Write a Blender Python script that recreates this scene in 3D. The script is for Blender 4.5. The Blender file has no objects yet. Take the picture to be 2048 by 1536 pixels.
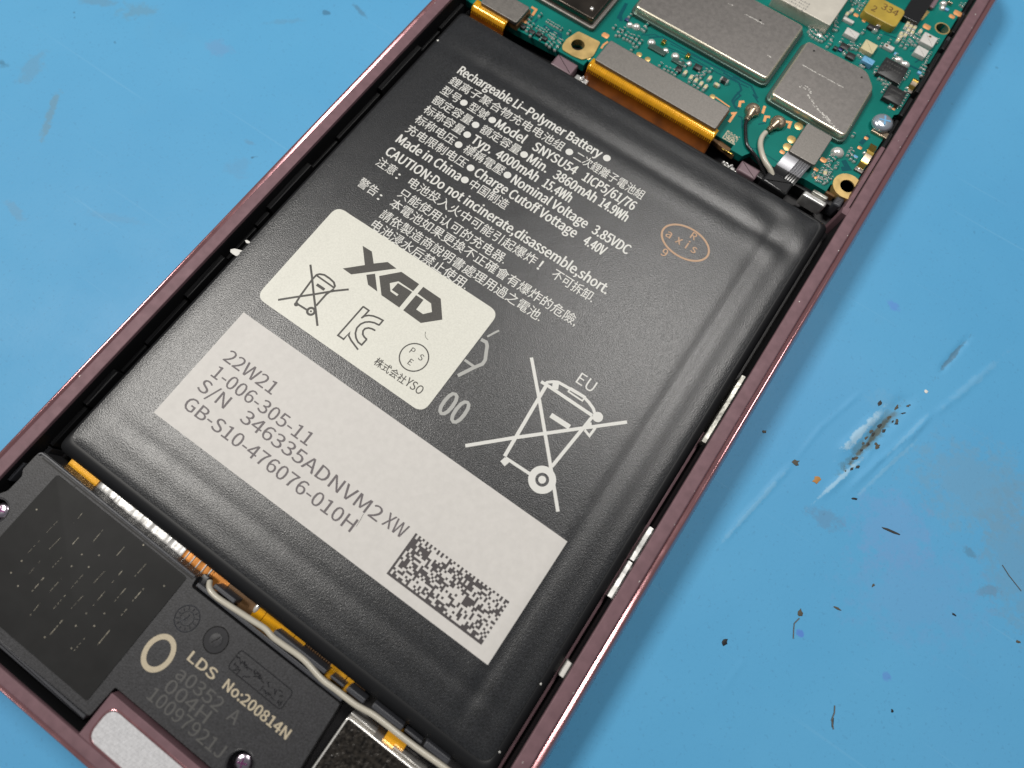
import bpy, bmesh, math, random
from mathutils import Vector, Matrix, noise

# ------------------------------------------------------------------ camera, world, lamps, exposure
# all lengths below are millimetres of the real place, S turns them into metres
S = 0.001
scene = bpy.context.scene
col = scene.collection
random.seed(11)

cam_data = bpy.data.cameras.new('camera')
cam = bpy.data.objects.new('camera', cam_data)
col.objects.link(cam)
scene.camera = cam
cam_data.sensor_width = 36.0
cam_data.lens = 21.09
cam_data.clip_start = 0.005
cam_data.clip_end = 20.0
right = Vector((0.82114, 0.56988, 0.03105))
up = Vector((-0.55531, 0.78522, 0.27396))
back = Vector((0.13175, -0.24220, 0.96124))
cam.matrix_world = Matrix(((right.x, up.x, back.x, 9.266 * S), (right.y, up.y, back.y, -17.035 * S),
                           (right.z, up.z, back.z, 74.609 * S), (0, 0, 0, 1)))
cam_data.dof.use_dof = True
cam_data.dof.focus_distance = 0.0735
cam_data.dof.aperture_fstop = 20.0

world = bpy.data.worlds.new('World')
scene.world = world
world.use_nodes = True
bg = world.node_tree.nodes['Background']
bg.inputs['Color'].default_value = (0.90, 0.95, 1.0, 1)
bg.inputs['Strength'].default_value = 0.11


def area_lamp(name, loc, target, size, power, color, spread=180):
    d = bpy.data.lights.new(name, 'AREA')
    d.shape = 'RECTANGLE'
    d.size, d.size_y = size[0] * S, size[1] * S
    d.energy = power
    d.color = color
    d.spread = math.radians(spread)
    o = bpy.data.objects.new(name, d)
    col.objects.link(o)
    o.location = Vector(loc) * S
    o.rotation_euler = (Vector(target) * S - o.location).to_track_quat('-Z', 'Y').to_euler()
    return o


area_lamp('bench_lamp', (-335, -45, 520), (-40, 25, 0), (125, 125), 2.25, (1.0, 0.965, 0.91))
area_lamp('ceiling_panel', (15, 150, 310), (-12, 62, 0), (80, 72), 0.48, (1.0, 0.97, 0.93))

vs = scene.view_settings
vs.view_transform = 'Standard'
vs.look = 'None'
vs.exposure = 0.07
vs.gamma = 1.0
vs.use_curve_mapping = False
scene.cycles.use_denoising = True
scene.cycles.max_bounces = 8
scene.cycles.sample_clamp_indirect = 6.0

# ------------------------------------------------------------------ materials


def srgb(r, g, b):
    def f(c):
        c /= 255.0
        return c / 12.92 if c <= 0.04045 else ((c + 0.055) / 1.055) ** 2.4
    return (f(r), f(g), f(b), 1)


M = {}


def mat(name, color, rough=0.5, metal=0.0, spec=0.5, grain=None, bump=None, coat=0.0, rvar=None, trans=0.0):
    """grain = (scale, darker factor, lighter factor); bump = (scale, strength, distance mm); rvar = (scale, lo, hi)"""
    m = bpy.data.materials.new(name)
    m.use_nodes = True
    nt = m.node_tree
    p = nt.nodes['Principled BSDF']
    p.inputs['Base Color'].default_value = color
    p.inputs['Roughness'].default_value = rough
    p.inputs['Metallic'].default_value = metal
    p.inputs['Specular IOR Level'].default_value = spec
    p.inputs['Coat Weight'].default_value = coat
    p.inputs['Coat Roughness'].default_value = 0.12
    p.inputs['Transmission Weight'].default_value = trans
    if grain or bump or rvar:
        tc = nt.nodes.new('ShaderNodeNewGeometry')
    if grain:
        n = nt.nodes.new('ShaderNodeTexNoise')
        n.inputs['Scale'].default_value = grain[0]
        n.inputs['Detail'].default_value = grain[3] if len(grain) > 3 else 3.0
        nt.links.new(tc.outputs['Position'], n.inputs['Vector'])
        r = nt.nodes.new('ShaderNodeValToRGB')
        lo, hi = grain[1], grain[2]
        r.color_ramp.elements[0].position = 0.32
        r.color_ramp.elements[1].position = 0.68
        r.color_ramp.elements[0].color = (color[0] * lo, color[1] * lo, color[2] * lo, 1)
        r.color_ramp.elements[1].color = (min(1, color[0] * hi), min(1, color[1] * hi), min(1, color[2] * hi), 1)
        nt.links.new(n.outputs['Fac'], r.inputs['Fac'])
        nt.links.new(r.outputs['Color'], p.inputs['Base Color'])
    if rvar:
        n = nt.nodes.new('ShaderNodeTexNoise')
        n.inputs['Scale'].default_value = rvar[0]
        n.inputs['Detail'].default_value = 4.0
        nt.links.new(tc.outputs['Position'], n.inputs['Vector'])
        mr = nt.nodes.new('ShaderNodeMapRange')
        mr.inputs['From Min'].default_value = 0.3
        mr.inputs['From Max'].default_value = 0.7
        mr.inputs['To Min'].default_value = rvar[1]
        mr.inputs['To Max'].default_value = rvar[2]
        nt.links.new(n.outputs['Fac'], mr.inputs['Value'])
        nt.links.new(mr.outputs['Result'], p.inputs['Roughness'])
    if bump:
        n = nt.nodes.new('ShaderNodeTexNoise')
        n.inputs['Scale'].default_value = bump[0]
        n.inputs['Detail'].default_value = 2.0
        nt.links.new(tc.outputs['Position'], n.inputs['Vector'])
        b = nt.nodes.new('ShaderNodeBump')
        b.inputs['Strength'].default_value = bump[1]
        b.inputs['Distance'].default_value = bump[2] * S
        nt.links.new(n.outputs['Fac'], b.inputs['Height'])
        nt.links.new(b.outputs['Normal'], p.inputs['Normal'])
    M[name] = m
    return m


mat('anodised', srgb(120, 93, 99), 0.55, 0.1, 0.22, grain=(900, 0.9, 1.1), bump=(5200, 0.25, 0.02), rvar=(500, 0.5, 0.6))
mat('anodised_polished', srgb(168, 122, 126), 0.16, 0.7, rvar=(350, 0.10, 0.2))
mat('mid_plate', (0.012, 0.011, 0.013, 1), 0.5)
mat('film', (0.011, 0.0117, 0.0135, 1), 0.335, 0, 0.8, grain=(6200, 0.3, 2.2), bump=(7600, 0.85, 0.036))
mat('pouch', (0.010, 0.0105, 0.012, 1), 0.5, 0, 0.35)
mat('label_paper', (0.645, 0.622, 0.595, 1), 0.5, 0, 0.35, grain=(1500, 0.97, 1.03))
mat('sticker_paper', (0.735, 0.728, 0.655, 1), 0.42, 0, 0.4, grain=(5200, 0.94, 1.05), bump=(6000, 0.15, 0.02))
mat('ink_white', (0.72, 0.715, 0.68, 1), 0.5)
mat('ink_grey', (0.42, 0.42, 0.40, 1), 0.5)
mat('ink_black', (0.050, 0.046, 0.040, 1), 0.5, grain=(9000, 0.75, 1.3))
mat('ink_label', (0.125, 0.108, 0.115, 1), 0.55)
mat('ink_code', (0.060, 0.052, 0.054, 1), 0.55)
mat('ink_copper', (0.52, 0.34, 0.22, 1), 0.5, 0, 0.3)
mat('ink_beige', (0.50, 0.43, 0.31, 1), 0.5, grain=(7000, 0.9, 1.1))
mat('fleck_dull', (0.26, 0.235, 0.18, 1), 0.5, grain=(3000, 0.4, 1.4))
mat('ink_faint', (0.085, 0.083, 0.08, 1), 0.5)
mat('plastic', (0.030, 0.030, 0.033, 1), 0.5, 0, 0.45, grain=(6500, 0.6, 1.5), bump=(6000, 0.5, 0.035))
mat('plastic_smooth', (0.022, 0.022, 0.025, 1), 0.33, 0, 0.5, bump=(2500, 0.2, 0.03))
mat('plastic_edge', (0.050, 0.052, 0.060, 1), 0.4, bump=(4000, 0.3, 0.03))
mat('graphite', (0.0215, 0.0215, 0.0215, 1), 0.62, 0, 0.2, grain=(420, 0.92, 1.12))
mat('board', srgb(8, 112, 103), 0.45, 0, 0.16, grain=(160, 0.85, 1.12), bump=(1400, 0.12, 0.03))
mat('trace', srgb(4, 80, 88), 0.45, 0, 0.16)
mat('steel', (0.33, 0.308, 0.292, 1), 0.42, 1.0, bump=(3500, 0.06, 0.02), rvar=(1500, 0.40, 0.45), grain=(2500, 0.95, 1.05))
mat('steel_brushed', (0.27, 0.253, 0.235, 1), 0.52, 1.0, bump=(4000, 0.2, 0.02), rvar=(1500, 0.48, 0.56), grain=(4500, 0.9, 1.08))
mat('steel_highlight', (0.84, 0.78, 0.62, 1), 0.3, 0.85)  # shield sides and bevels: steel with the edge highlight put into the colour
mat('steel_dark', (0.15, 0.125, 0.105, 1), 0.25, 1.0, rvar=(300, 0.2, 0.32))
mat('steel_mirror', (0.34, 0.30, 0.26, 1), 0.16, 1.0)
mat('fence', (0.10, 0.16, 0.14, 1), 0.3, 0.6)
mat('etched', (0.40, 0.385, 0.36, 1), 0.5, 0.8)
mat('nickel_can', (0.72, 0.68, 0.60, 1), 0.5, 0.6, grain=(500, 0.93, 1.05))
mat('gold', (0.78, 0.55, 0.22, 1), 0.35, 0.65, rvar=(700, 0.28, 0.45))
mat('gold_bright', (0.85, 0.58, 0.14, 1), 0.2, 1.0)
mat('copper_pad', (0.86, 0.40, 0.16, 1), 0.42, 0.35)
mat('solder', (0.86, 0.84, 0.80, 1), 0.22, 0.55)
mat('tan_metal', (0.50, 0.40, 0.29, 1), 0.3, 0.9, bump=(1500, 0.2, 0.04))
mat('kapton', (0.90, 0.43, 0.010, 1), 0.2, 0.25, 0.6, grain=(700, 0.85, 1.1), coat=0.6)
mat('kapton_shaded', (0.19, 0.05, 0.003, 1), 0.28, 0, 0.6, grain=(400, 0.6, 1.25), coat=0.3)  # lower run of the same ribbon, shade of the gap put into the colour
mat('gap_black', (0.010, 0.010, 0.011, 1), 0.45, 0, 0.3)
mat('kapton_brown', (0.16, 0.085, 0.035, 1), 0.3, 0.2)
mat('tantalum', (0.44, 0.31, 0.045, 1), 0.42, grain=(420, 0.85, 1.12))
mat('ceramic_beige', (0.62, 0.55, 0.33, 1), 0.45, grain=(800, 0.95, 1.04))
mat('ceramic_white', (0.63, 0.61, 0.58, 1), 0.45, grain=(900, 0.95, 1.04))
mat('ceramic_blue', (0.16, 0.42, 0.68, 1), 0.4)
mat('ceramic_dark_blue', (0.03, 0.05, 0.16, 1), 0.3)
mat('epoxy', (0.022, 0.022, 0.023, 1), 0.45, grain=(2500, 0.7, 1.5), bump=(4000, 0.3, 0.03))
mat('epoxy_mark', (0.055, 0.055, 0.052, 1), 0.5)
mat('dark_hole', (0.004, 0.003, 0.003, 1), 0.6)
mat('cable_white', (0.52, 0.485, 0.405, 1), 0.28, 0, 0.6, grain=(900, 0.95, 1.03))
mat('cable_black', (0.012, 0.012, 0.013, 1), 0.25, 0, 0.6)
mat('ribbon_grey', (0.20, 0.20, 0.215, 1), 0.33, 0.5)
mat('foil', (0.82, 0.81, 0.79, 1), 0.3, 0.75, bump=(900, 0.5, 0.06), grain=(500, 0.55, 1.1))
mat('foil_dull', (0.62, 0.61, 0.55, 1), 0.35, 0.8, bump=(900, 0.6, 0.12), grain=(600, 0.35, 1.1))
mat('screw_pink', (0.80, 0.70, 0.80, 1), 0.2, 1.0)
mat('screw_steel', (0.72, 0.80, 0.90, 1), 0.22, 0.8)
mat('screw_slot', (0.16, 0.035, 0.13, 1), 0.4, 0.5)
mat('glitter', (0.020, 0.017, 0.014, 1), 0.28, 0.3, grain=(2600, 0.3, 2.2), bump=(1900, 1.0, 0.14))
mat('mesh_white', (0.60, 0.60, 0.62, 1), 0.6, grain=(3200, 0.85, 1.06))
mat('pink_foam', (0.20, 0.135, 0.155, 1), 0.35)
mat('scuff', (0.66, 0.64, 0.60, 1), 0.5, 0.35)
mat('copper_deep', (0.62, 0.24, 0.05, 1), 0.3, 0.5)
mat('debris_brown', (0.085, 0.075, 0.055, 1), 0.7)
mat('debris_dark', (0.035, 0.035, 0.034, 1), 0.7)
mat('debris_black', (0.010, 0.010, 0.012, 1), 0.6)
mat('debris_orange', (0.45, 0.22, 0.06, 1), 0.6)
mat('debris_white', (0.75, 0.74, 0.70, 1), 0.5)
mat('fibre', (0.13, 0.13, 0.12, 1), 0.6)

# ------------------------------------------------------------------ mesh helpers (mm)


def area2(p):
    return sum(p[i][0] * p[(i + 1) % len(p)][1] - p[(i + 1) % len(p)][0] * p[i][1] for i in range(len(p)))


def ccw(p):
    return list(p) if area2(p) > 0 else list(reversed(p))


def offset(poly, d):
    """move a counter-clockwise outline inwards by d"""
    n = len(poly)
    out = []
    for i in range(n):
        x0, y0 = poly[i - 1]
        x1, y1 = poly[i]
        x2, y2 = poly[(i + 1) % n]
        a = Vector((x1 - x0, y1 - y0))
        b = Vector((x2 - x1, y2 - y1))
        if a.length < 1e-9 or b.length < 1e-9:
            out.append((x1, y1))
            continue
        a.normalize()
        b.normalize()
        na = Vector((-a.y, a.x))
        nb = Vector((-b.y, b.x))
        m = na + nb
        k = m.length_squared
        if k < 0.2:
            out.append((x1 + na.x * d, y1 + na.y * d))
        else:
            out.append((x1 + m.x * 2 * d / k, y1 + m.y * 2 * d / k))
    return out


def rounded(poly, r, n=4):
    poly = ccw(poly)
    m = len(poly)
    out = []
    for i in range(m):
        p = Vector(poly[i])
        a = Vector(poly[i - 1]) - p
        b = Vector(poly[(i + 1) % m]) - p
        rr = r[i] if isinstance(r, (list, tuple)) else r
        la, lb = a.length, b.length
        a.normalize()
        b.normalize()
        t = min(rr, la * 0.45, lb * 0.45)
        if t < 1e-4:
            out.append(tuple(p))
            continue
        s, e = p + a * t, p + b * t
        for k in range(n + 1):
            u = k / n
            q = s * (1 - u) ** 2 + p * 2 * u * (1 - u) + e * u * u
            out.append((q.x, q.y))
    return out


def rect(x0, x1, y0, y1):
    x0, x1 = min(x0, x1), max(x0, x1)
    y0, y1 = min(y0, y1), max(y0, y1)
    return [(x0, y0), (x1, y0), (x1, y1), (x0, y1)]


def rect2(p, q):
    return rect(p[0], q[0], p[1], q[1])


def circle(c, r, n=24, ry=None, a0=0.0):
    return [(c[0] + r * math.cos(a0 + 2 * math.pi * i / n), c[1] + (ry or r) * math.sin(a0 + 2 * math.pi * i / n)) for i in range(n)]


def keyhole(outer, hole):
    """cut a hole into an outline through a zero-width slit"""
    outer = ccw(outer)
    hole = list(reversed(ccw(hole)))
    best = min(((i, j) for i in range(len(outer)) for j in range(len(hole))),
               key=lambda t: (outer[t[0]][0] - hole[t[1]][0]) ** 2 + (outer[t[0]][1] - hole[t[1]][1]) ** 2)
    i, j = best
    return outer[:i + 1] + hole[j:] + hole[:j + 1] + outer[i:]


class MB:
    def __init__(self):
        self.v, self.f, self.m = [], [], []
        self.k = 0

    def use(self, k):
        self.k = k
        return self

    def face(self, idx):
        self.f.append(idx)
        self.m.append(self.k)

    def ring(self, pts, z):
        s = len(self.v)
        self.v += [(p[0], p[1], z) for p in pts]
        return list(range(s, s + len(pts)))

    def bridge(self, a, b):
        n = len(a)
        for i in range(n):
            self.face((a[i], a[(i + 1) % n], b[(i + 1) % n], b[i]))

    def prism(self, poly, z0, z1, bev=0.0, seg=3, bottom=True, topk=None):
        poly = ccw(poly)
        a = self.ring(poly, z0)
        if bottom:
            self.face(tuple(reversed(a)))
        prev = self.ring(poly, z1 - bev)
        self.bridge(a, prev)
        if bev > 0:
            for i in range(1, seg + 1):
                t = i / seg * math.pi / 2
                cur = self.ring(offset(poly, bev * (1 - math.cos(t))), z1 - bev + bev * math.sin(t))
                self.bridge(prev, cur)
                prev = cur
        k = self.k
        if topk is not None:
            self.k = topk
        if bev > 0.05:     # a narrow flat margin keeps the bevel's shading off the top
            cur = self.ring(offset(poly, bev + 0.03), z1)
            self.bridge(prev, cur)
            prev = cur
        self.face(tuple(prev))
        self.k = k
        return self

    def box(self, x0, x1, y0, y1, z0, z1, r=0.0, bev=0.0, n=3):
        p = rect(x0, x1, y0, y1)
        if r:
            p = rounded(p, r, n)
        return self.prism(p, z0, z1, bev)

    def flat(self, poly, z):
        self.face(tuple(self.ring(ccw(poly), z)))
        return self

    def stroke(self, pts, w, z, closed=False):
        """flat ribbon of width w along a polyline"""
        P = [Vector(p) for p in pts]
        n = len(P)
        L, R_ = [], []
        for i in range(n):
            a = P[i - 1] if (i > 0 or closed) else None
            b = P[(i + 1) % n] if (i < n - 1 or closed) else None
            d1 = (P[i] - a).normalized() if a is not None else (b - P[i]).normalized()
            d2 = (b - P[i]).normalized() if b is not None else d1
            n1, n2 = Vector((-d1.y, d1.x)), Vector((-d2.y, d2.x))
            m = n1 + n2
            k = max(m.length_squared, 0.8)
            q = m * (w / k)
            L.append(P[i] + q)
            R_.append(P[i] - q)
        a = self.ring(L, z)
        b = self.ring(R_, z)
        for i in range(n if closed else n - 1):
            j = (i + 1) % n
            self.face((a[i], b[i], b[j], a[j]))
        return self

    def tube(self, pts, r, n=10, cap=True):
        P = [Vector(p) for p in pts]
        prev = None
        for i, p in enumerate(P):
            d = (P[min(i + 1, len(P) - 1)] - P[max(i - 1, 0)]).normalized()
            u = Vector((0, 0, 1)).cross(d)
            if u.length < 1e-4:
                u = Vector((1, 0, 0))
            u.normalize()
            w = d.cross(u)
            rr = r[i] if isinstance(r, (list, tuple)) else r
            s = len(self.v)
            for k in range(n):
                t = 2 * math.pi * k / n
                q = p + u * (rr * math.cos(t)) + w * (rr * math.sin(t))
                self.v.append(tuple(q))
            cur = list(range(s, s + n))
            if prev:
                self.bridge(prev, cur)
            elif cap:
                self.face(tuple(reversed(cur)))
            prev = cur
        if cap:
            self.face(tuple(prev))
        return self

    def dome(self, c, z, rx, ry, h, n=12, rings=4, p=1.0):
        prev = self.ring(circle(c, rx, n, ry), z)
        for i in range(1, rings):
            t = i / rings * math.pi / 2
            cur = self.ring(circle(c, rx * math.cos(t) ** p, n, ry * math.cos(t) ** p), z + h * math.sin(t))
            self.bridge(prev, cur)
            prev = cur
        s = len(self.v)
        self.v.append((c[0], c[1], z + h))
        for i in range(n):
            self.face((prev[i], prev[(i + 1) % n], s))
        return self

    def grid(self, xs, ys, fn):
        s = len(self.v)
        nx = len(xs)
        for y in ys:
            for x in xs:
                self.v.append((x, y, fn(x, y)))
        for j in range(len(ys) - 1):
            for i in range(nx - 1):
                a = s + j * nx + i
                self.face((a, a + 1, a + nx + 1, a + nx))
        return self

    def add_mesh(self, verts, faces):
        s = len(self.v)
        self.v += verts
        for f in faces:
            self.face(tuple(s + i for i in f))
        return self


ORIGIN = {}


def link(o, parent, origin):
    col.objects.link(o)
    ORIGIN[o.name] = Vector(origin)
    if parent is not None:
        o.parent = parent
        o.location = (Vector(origin) - ORIGIN[parent.name]) * S
    else:
        o.location = Vector(origin) * S
    return o


def build(mb, name, mats, parent=None, smooth=40, base=False):
    xs = [v[0] for v in mb.v]
    ys = [v[1] for v in mb.v]
    zs = [v[2] for v in mb.v]
    og = Vector(((min(xs) + max(xs)) / 2, (min(ys) + max(ys)) / 2, min(zs)))
    me = bpy.data.meshes.new(name)
    me.from_pydata([((x - og.x) * S, (y - og.y) * S, (z - og.z) * S) for x, y, z in mb.v], [], mb.f)
    if isinstance(mats, str):
        mats = [mats]
    for k in mats:
        me.materials.append(M[k])
    me.polygons.foreach_set('material_index', mb.m)
    if smooth:
        me.polygons.foreach_set('use_smooth', [True] * len(me.polygons))
        me.set_sharp_from_angle(angle=math.radians(smooth))
    me.update()
    return link(bpy.data.objects.new(name, me), parent, og)


def thing(name, loc, label, cat, group=None):
    o = link(bpy.data.objects.new(name, None), None, loc)
    o.empty_display_size = 0.002
    return tag(o, label, cat, group)


def tag(o, label, cat=None, group=None, kind=None):
    if label:
        o['label'] = label
    if cat:
        o['category'] = cat
    if group:
        o['group'] = group
    if kind:
        o['kind'] = kind
    return o


def copy_at(o, x, y, z, rot=0.0, parent=None):
    """one more piece that shares the mesh of o"""
    c = bpy.data.objects.new(o.name.split('.')[0], o.data)
    link(c, parent or o.parent, (x, y, z))
    c.rotation_euler = (0, 0, rot)
    return c


TEXT_CACHE = {}
try:    # the grotesque that ships with Blender; its built-in face otherwise
    SANS = bpy.data.fonts.load(bpy.utils.system_resource('DATAFILES', path='fonts') + '/Noto Sans CJK Regular.woff2')
except Exception:
    SANS = None


def glyphs(s, off=0.0):
    if (s, off) in TEXT_CACHE:
        return TEXT_CACHE[(s, off)]
    c = bpy.data.curves.new('glyphs', 'FONT')
    c.body = s
    if SANS and all(ord(ch) < 0x2015 for ch in s):
        c.font = SANS
    c.offset = off
    c.resolution_u = 3
    o = bpy.data.objects.new('glyphs', c)
    col.objects.link(o)
    dg = bpy.context.evaluated_depsgraph_get()
    me = bpy.data.meshes.new_from_object(o.evaluated_get(dg))
    v = [(p.co.x, p.co.y) for p in me.vertices]
    f = [tuple(p.vertices) for p in me.polygons]
    bpy.data.objects.remove(o)
    bpy.data.curves.remove(c)
    bpy.data.meshes.remove(me)
    x0 = min(p[0] for p in v)
    x1 = max(p[0] for p in v)
    TEXT_CACHE[(s, off)] = ([(p[0] - x0, p[1]) for p in v], f, x1 - x0)
    return TEXT_CACHE[(s, off)]


def put_text(mb, s, x0, y0, x1, em, zf, off=0.0, dx=0.0):
    """set the line s from x0 to x1 on the base line y0, em = height of the em square"""
    lat = SANS and all(ord(ch) < 0x2015 for ch in s)
    v, f, w = glyphs(s, 0.0)
    em0 = em
    if lat:
        em *= 2.84      # this face fills less of its em square
    k = (x1 - x0) / w if x1 is not None else em
    # a bold face is the glyph laid three times, a hair apart
    lays = [(0, 0)] if off <= 0 else [(-1, 0), (0, 0.6), (1, 0), (0, -0.6)]
    for i, (dx, dy) in enumerate(lays):
        ox, oy = dx * off * em0, dy * off * em0
        mb.add_mesh([(x0 + p[0] * k + ox, y0 + p[1] * em + oy, zf(x0 + p[0] * k, y0 + p[1] * em) + i * 0.0012) for p in v], f)
    return mb


# ------------------------------------------------------------------ the mat
FURROWS = [  # outline of the gouges: points, depth, half width
    ([(39.93, 15.80), (40.82, 20.21), (41.58, 24.13), (42.02, 27.90), (42.99, 31.60)], -0.34, 0.95),
    ([(38.89, 11.85), (40.55, 17.18), (41.94, 22.43)], 0.24, 0.40),
    ([(38.07, 18.28), (39.13, 21.92), (40.21, 26.12)], 0.27, 0.5),
    ([(41.25, 14.41), (42.95, 20.27), (45.20, 26.67), (46.18, 30.33)], 0.22, 0.34),
    ([(43.30, 17.70), (44.88, 23.54), (46.01, 29.71)], 0.13, 0.3),
    ([(46.35, 29.95), (48.19, 34.77), (50.45, 42.07)], 0.14, 0.42),
    ([(31.34, -0.10), (32.21, 4.92), (33.41, 10.78), (34.09, 14.06)], 0.16, 0.28),
    ([(34.09, 14.06), (34.86, 19.89), (36.07, 23.70), (37.46, 28.21)], 0.10, 0.25),
    ([(44.65, 35.86), (45.14, 38.83), (46.16, 43.83)], -0.22, 0.35),
    ([(39.41, -14.51), (40.02, -9.44)], 0.04, 0.3),
    ([(28.49, -12.62), (27.85, -4.99), (28.07, 0.19)], 0.04, 0.18),
]
FSEG = []
for pts, dep, hw in FURROWS:
    for i in range(len(pts) - 1):
        t0 = i / (len(pts) - 1)
        t1 = (i + 1) / (len(pts) - 1)
        FSEG.append((Vector(pts[i]), Vector(pts[i + 1]), dep, hw, t0, t1))
FX0 = min(min(a.x, b.x) for a, b, *_ in FSEG) - 3
FX1 = max(max(a.x, b.x) for a, b, *_ in FSEG) + 3
FY0 = min(min(a.y, b.y) for a, b, *_ in FSEG) - 3
FY1 = max(max(a.y, b.y) for a, b, *_ in FSEG) + 3


def mat_height(x, y):
    h = 0.10 * noise.noise(Vector((x * 0.035, y * 0.035, 2.0))) + 0.02 * noise.noise(Vector((x * 0.3, y * 0.3, 7.0)))
    h -= 0.12
    if FX0 < x < FX1 and FY0 < y < FY1:
        p = Vector((x, y))
        best = {}
        for k, (a, b, dep, hw, t0, t1) in enumerate(FSEG):
            ab = b - a
            t = max(0.0, min(1.0, (p - a).dot(ab) / ab.length_squared))
            d = (p - a - ab * t).length
            if d < 3.2 * hw:
                tt = t0 + (t1 - t0) * t
                taper = min(1.0, 5 * tt + 0.05, 5 * (1 - tt) + 0.05)
                g = dep * taper * math.exp(-(d / hw) ** 2) * (0.75 + 0.5 * noise.noise(Vector((x * 1.3, y * 1.3, dep * 40))))
                key = (dep, hw)
                if abs(g) > abs(best.get(key, 0.0)):
                    best[key] = g
        h += sum(best.values())
    return h


def arange(a, b, st):
    n = max(1, int(round((b - a) / st)))
    return [a + (b - a) * i / n for i in range(n + 1)]


xs = [-600, -300, -160] + arange(-104, 28, 1.5) + arange(28.4, 74, 0.28) + [100, 160, 300, 600]
ys = [-600, -300, -140] + arange(-68, -20, 1.5) + arange(-19.6, 20, 0.6) + arange(20.3, 66, 0.28) + arange(67, 106, 1.5) + [140, 300, 600]
mb = MB().grid(xs, ys, mat_height)
n0 = len(mb.v)
# rim and underside
o = build(mb, 'work_mat', ['film'], None, 60)
o['kind'] = 'structure'
o['label'] = 'scuffed blue silicone work mat under the open phone'

m = bpy.data.materials.new('mat_silicone')
m.use_nodes = True
nt = m.node_tree
p = nt.nodes['Principled BSDF']
p.inputs['Roughness'].default_value = 0.46
p.inputs['Specular IOR Level'].default_value = 0.22
geo = nt.nodes.new('ShaderNodeNewGeometry')


def nnoise(scale, detail=3.0, rough=0.55, off=0.0):
    n = nt.nodes.new('ShaderNodeTexNoise')
    n.inputs['Scale'].default_value = scale
    n.inputs['Detail'].default_value = detail
    n.inputs['Roughness'].default_value = rough
    if off:
        ad = nt.nodes.new('ShaderNodeVectorMath')
        ad.inputs[1].default_value = (off, off, off)
        nt.links.new(geo.outputs['Position'], ad.inputs[0])
        nt.links.new(ad.outputs[0], n.inputs['Vector'])
    else:
        nt.links.new(geo.outputs['Position'], n.inputs['Vector'])
    return n.outputs['Fac']


def nmap(val, a, b, c, d):
    r = nt.nodes.new('ShaderNodeMapRange')
    for k, v in zip(('From Min', 'From Max', 'To Min', 'To Max'), (a, b, c, d)):
        r.inputs[k].default_value = v
    nt.links.new(val, r.inputs['Value'])
    return r.outputs['Result']


def nmath(op, a, b):
    r = nt.nodes.new('ShaderNodeMath')
    r.operation = op
    for i, v in enumerate((a, b)):
        if isinstance(v, (int, float)):
            r.inputs[i].default_value = v
        else:
            nt.links.new(v, r.inputs[i])
    return r.outputs[0]


def nmix(f, a, b):
    r = nt.nodes.new('ShaderNodeMix')
    r.data_type = 'RGBA'
    for i, v in ((0, f), (6, a), (7, b)):
        if isinstance(v, (int, float)):
            r.inputs[i].default_value = v
        elif isinstance(v, tuple):
            r.inputs[i].default_value = v
        else:
            nt.links.new(v, r.inputs[i])
    return r.outputs[2]


BLUE = (0.120, 0.372, 0.640, 1)
cur = nmix(nmap(nnoise(26, 4), 0.35, 0.65, 0, 1), (0.098, 0.368, 0.640, 1), (0.112, 0.395, 0.668, 1))
cur = nmix(nmap(nnoise(17, 3, 0.5, 3.1), 0.52, 0.75, 0, 0.32), cur, (0.130, 0.335, 0.640, 1))      # violet cast
cur = nmix(nmap(nnoise(45, 5, 0.6, 7.7), 0.60, 0.78, 0, 0.25), cur, (0.150, 0.335, 0.500, 1))     # grey wear
cur = nmix(nmap(nnoise(2600, 2, 0.5), 0.62, 0.74, 0, 0.30), cur, (0.08, 0.24, 0.42, 1))           # grain
for ang, off_, lvl in ((0.9, 0.3, 0.20), (-0.5, 1.9, 0.14)):                                          # hairline rubs
    mp = nt.nodes.new('ShaderNodeMapping')
    mp.inputs['Rotation'].default_value = (0, 0, ang)
    mp.inputs['Location'].default_value = (off_, off_, 0)
    mp.inputs['Scale'].default_value = (28, 1500, 1)
    nt.links.new(geo.outputs['Position'], mp.inputs['Vector'])
    tn = nt.nodes.new('ShaderNodeTexNoise')
    tn.inputs['Scale'].default_value = 1.0
    tn.inputs['Detail'].default_value = 2.0
    nt.links.new(mp.outputs[0], tn.inputs['Vector'])
    cur = nmix(nmap(tn.outputs['Fac'], 0.69, 0.74, 0, lvl), cur, (0.22, 0.50, 0.74, 1))
fine = nnoise(620, 6, 0.72, 1.3)
speck = nmath('MULTIPLY', nmap(nnoise(330, 2, 0.5, 5.0), 0.735, 0.765, 0, 0.7), nmap(nnoise(38, 2, 0.5, 2.2), 0.45, 0.6, 0, 1))
cur = nmix(speck, cur, (0.045, 0.10, 0.16, 1))
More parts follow.
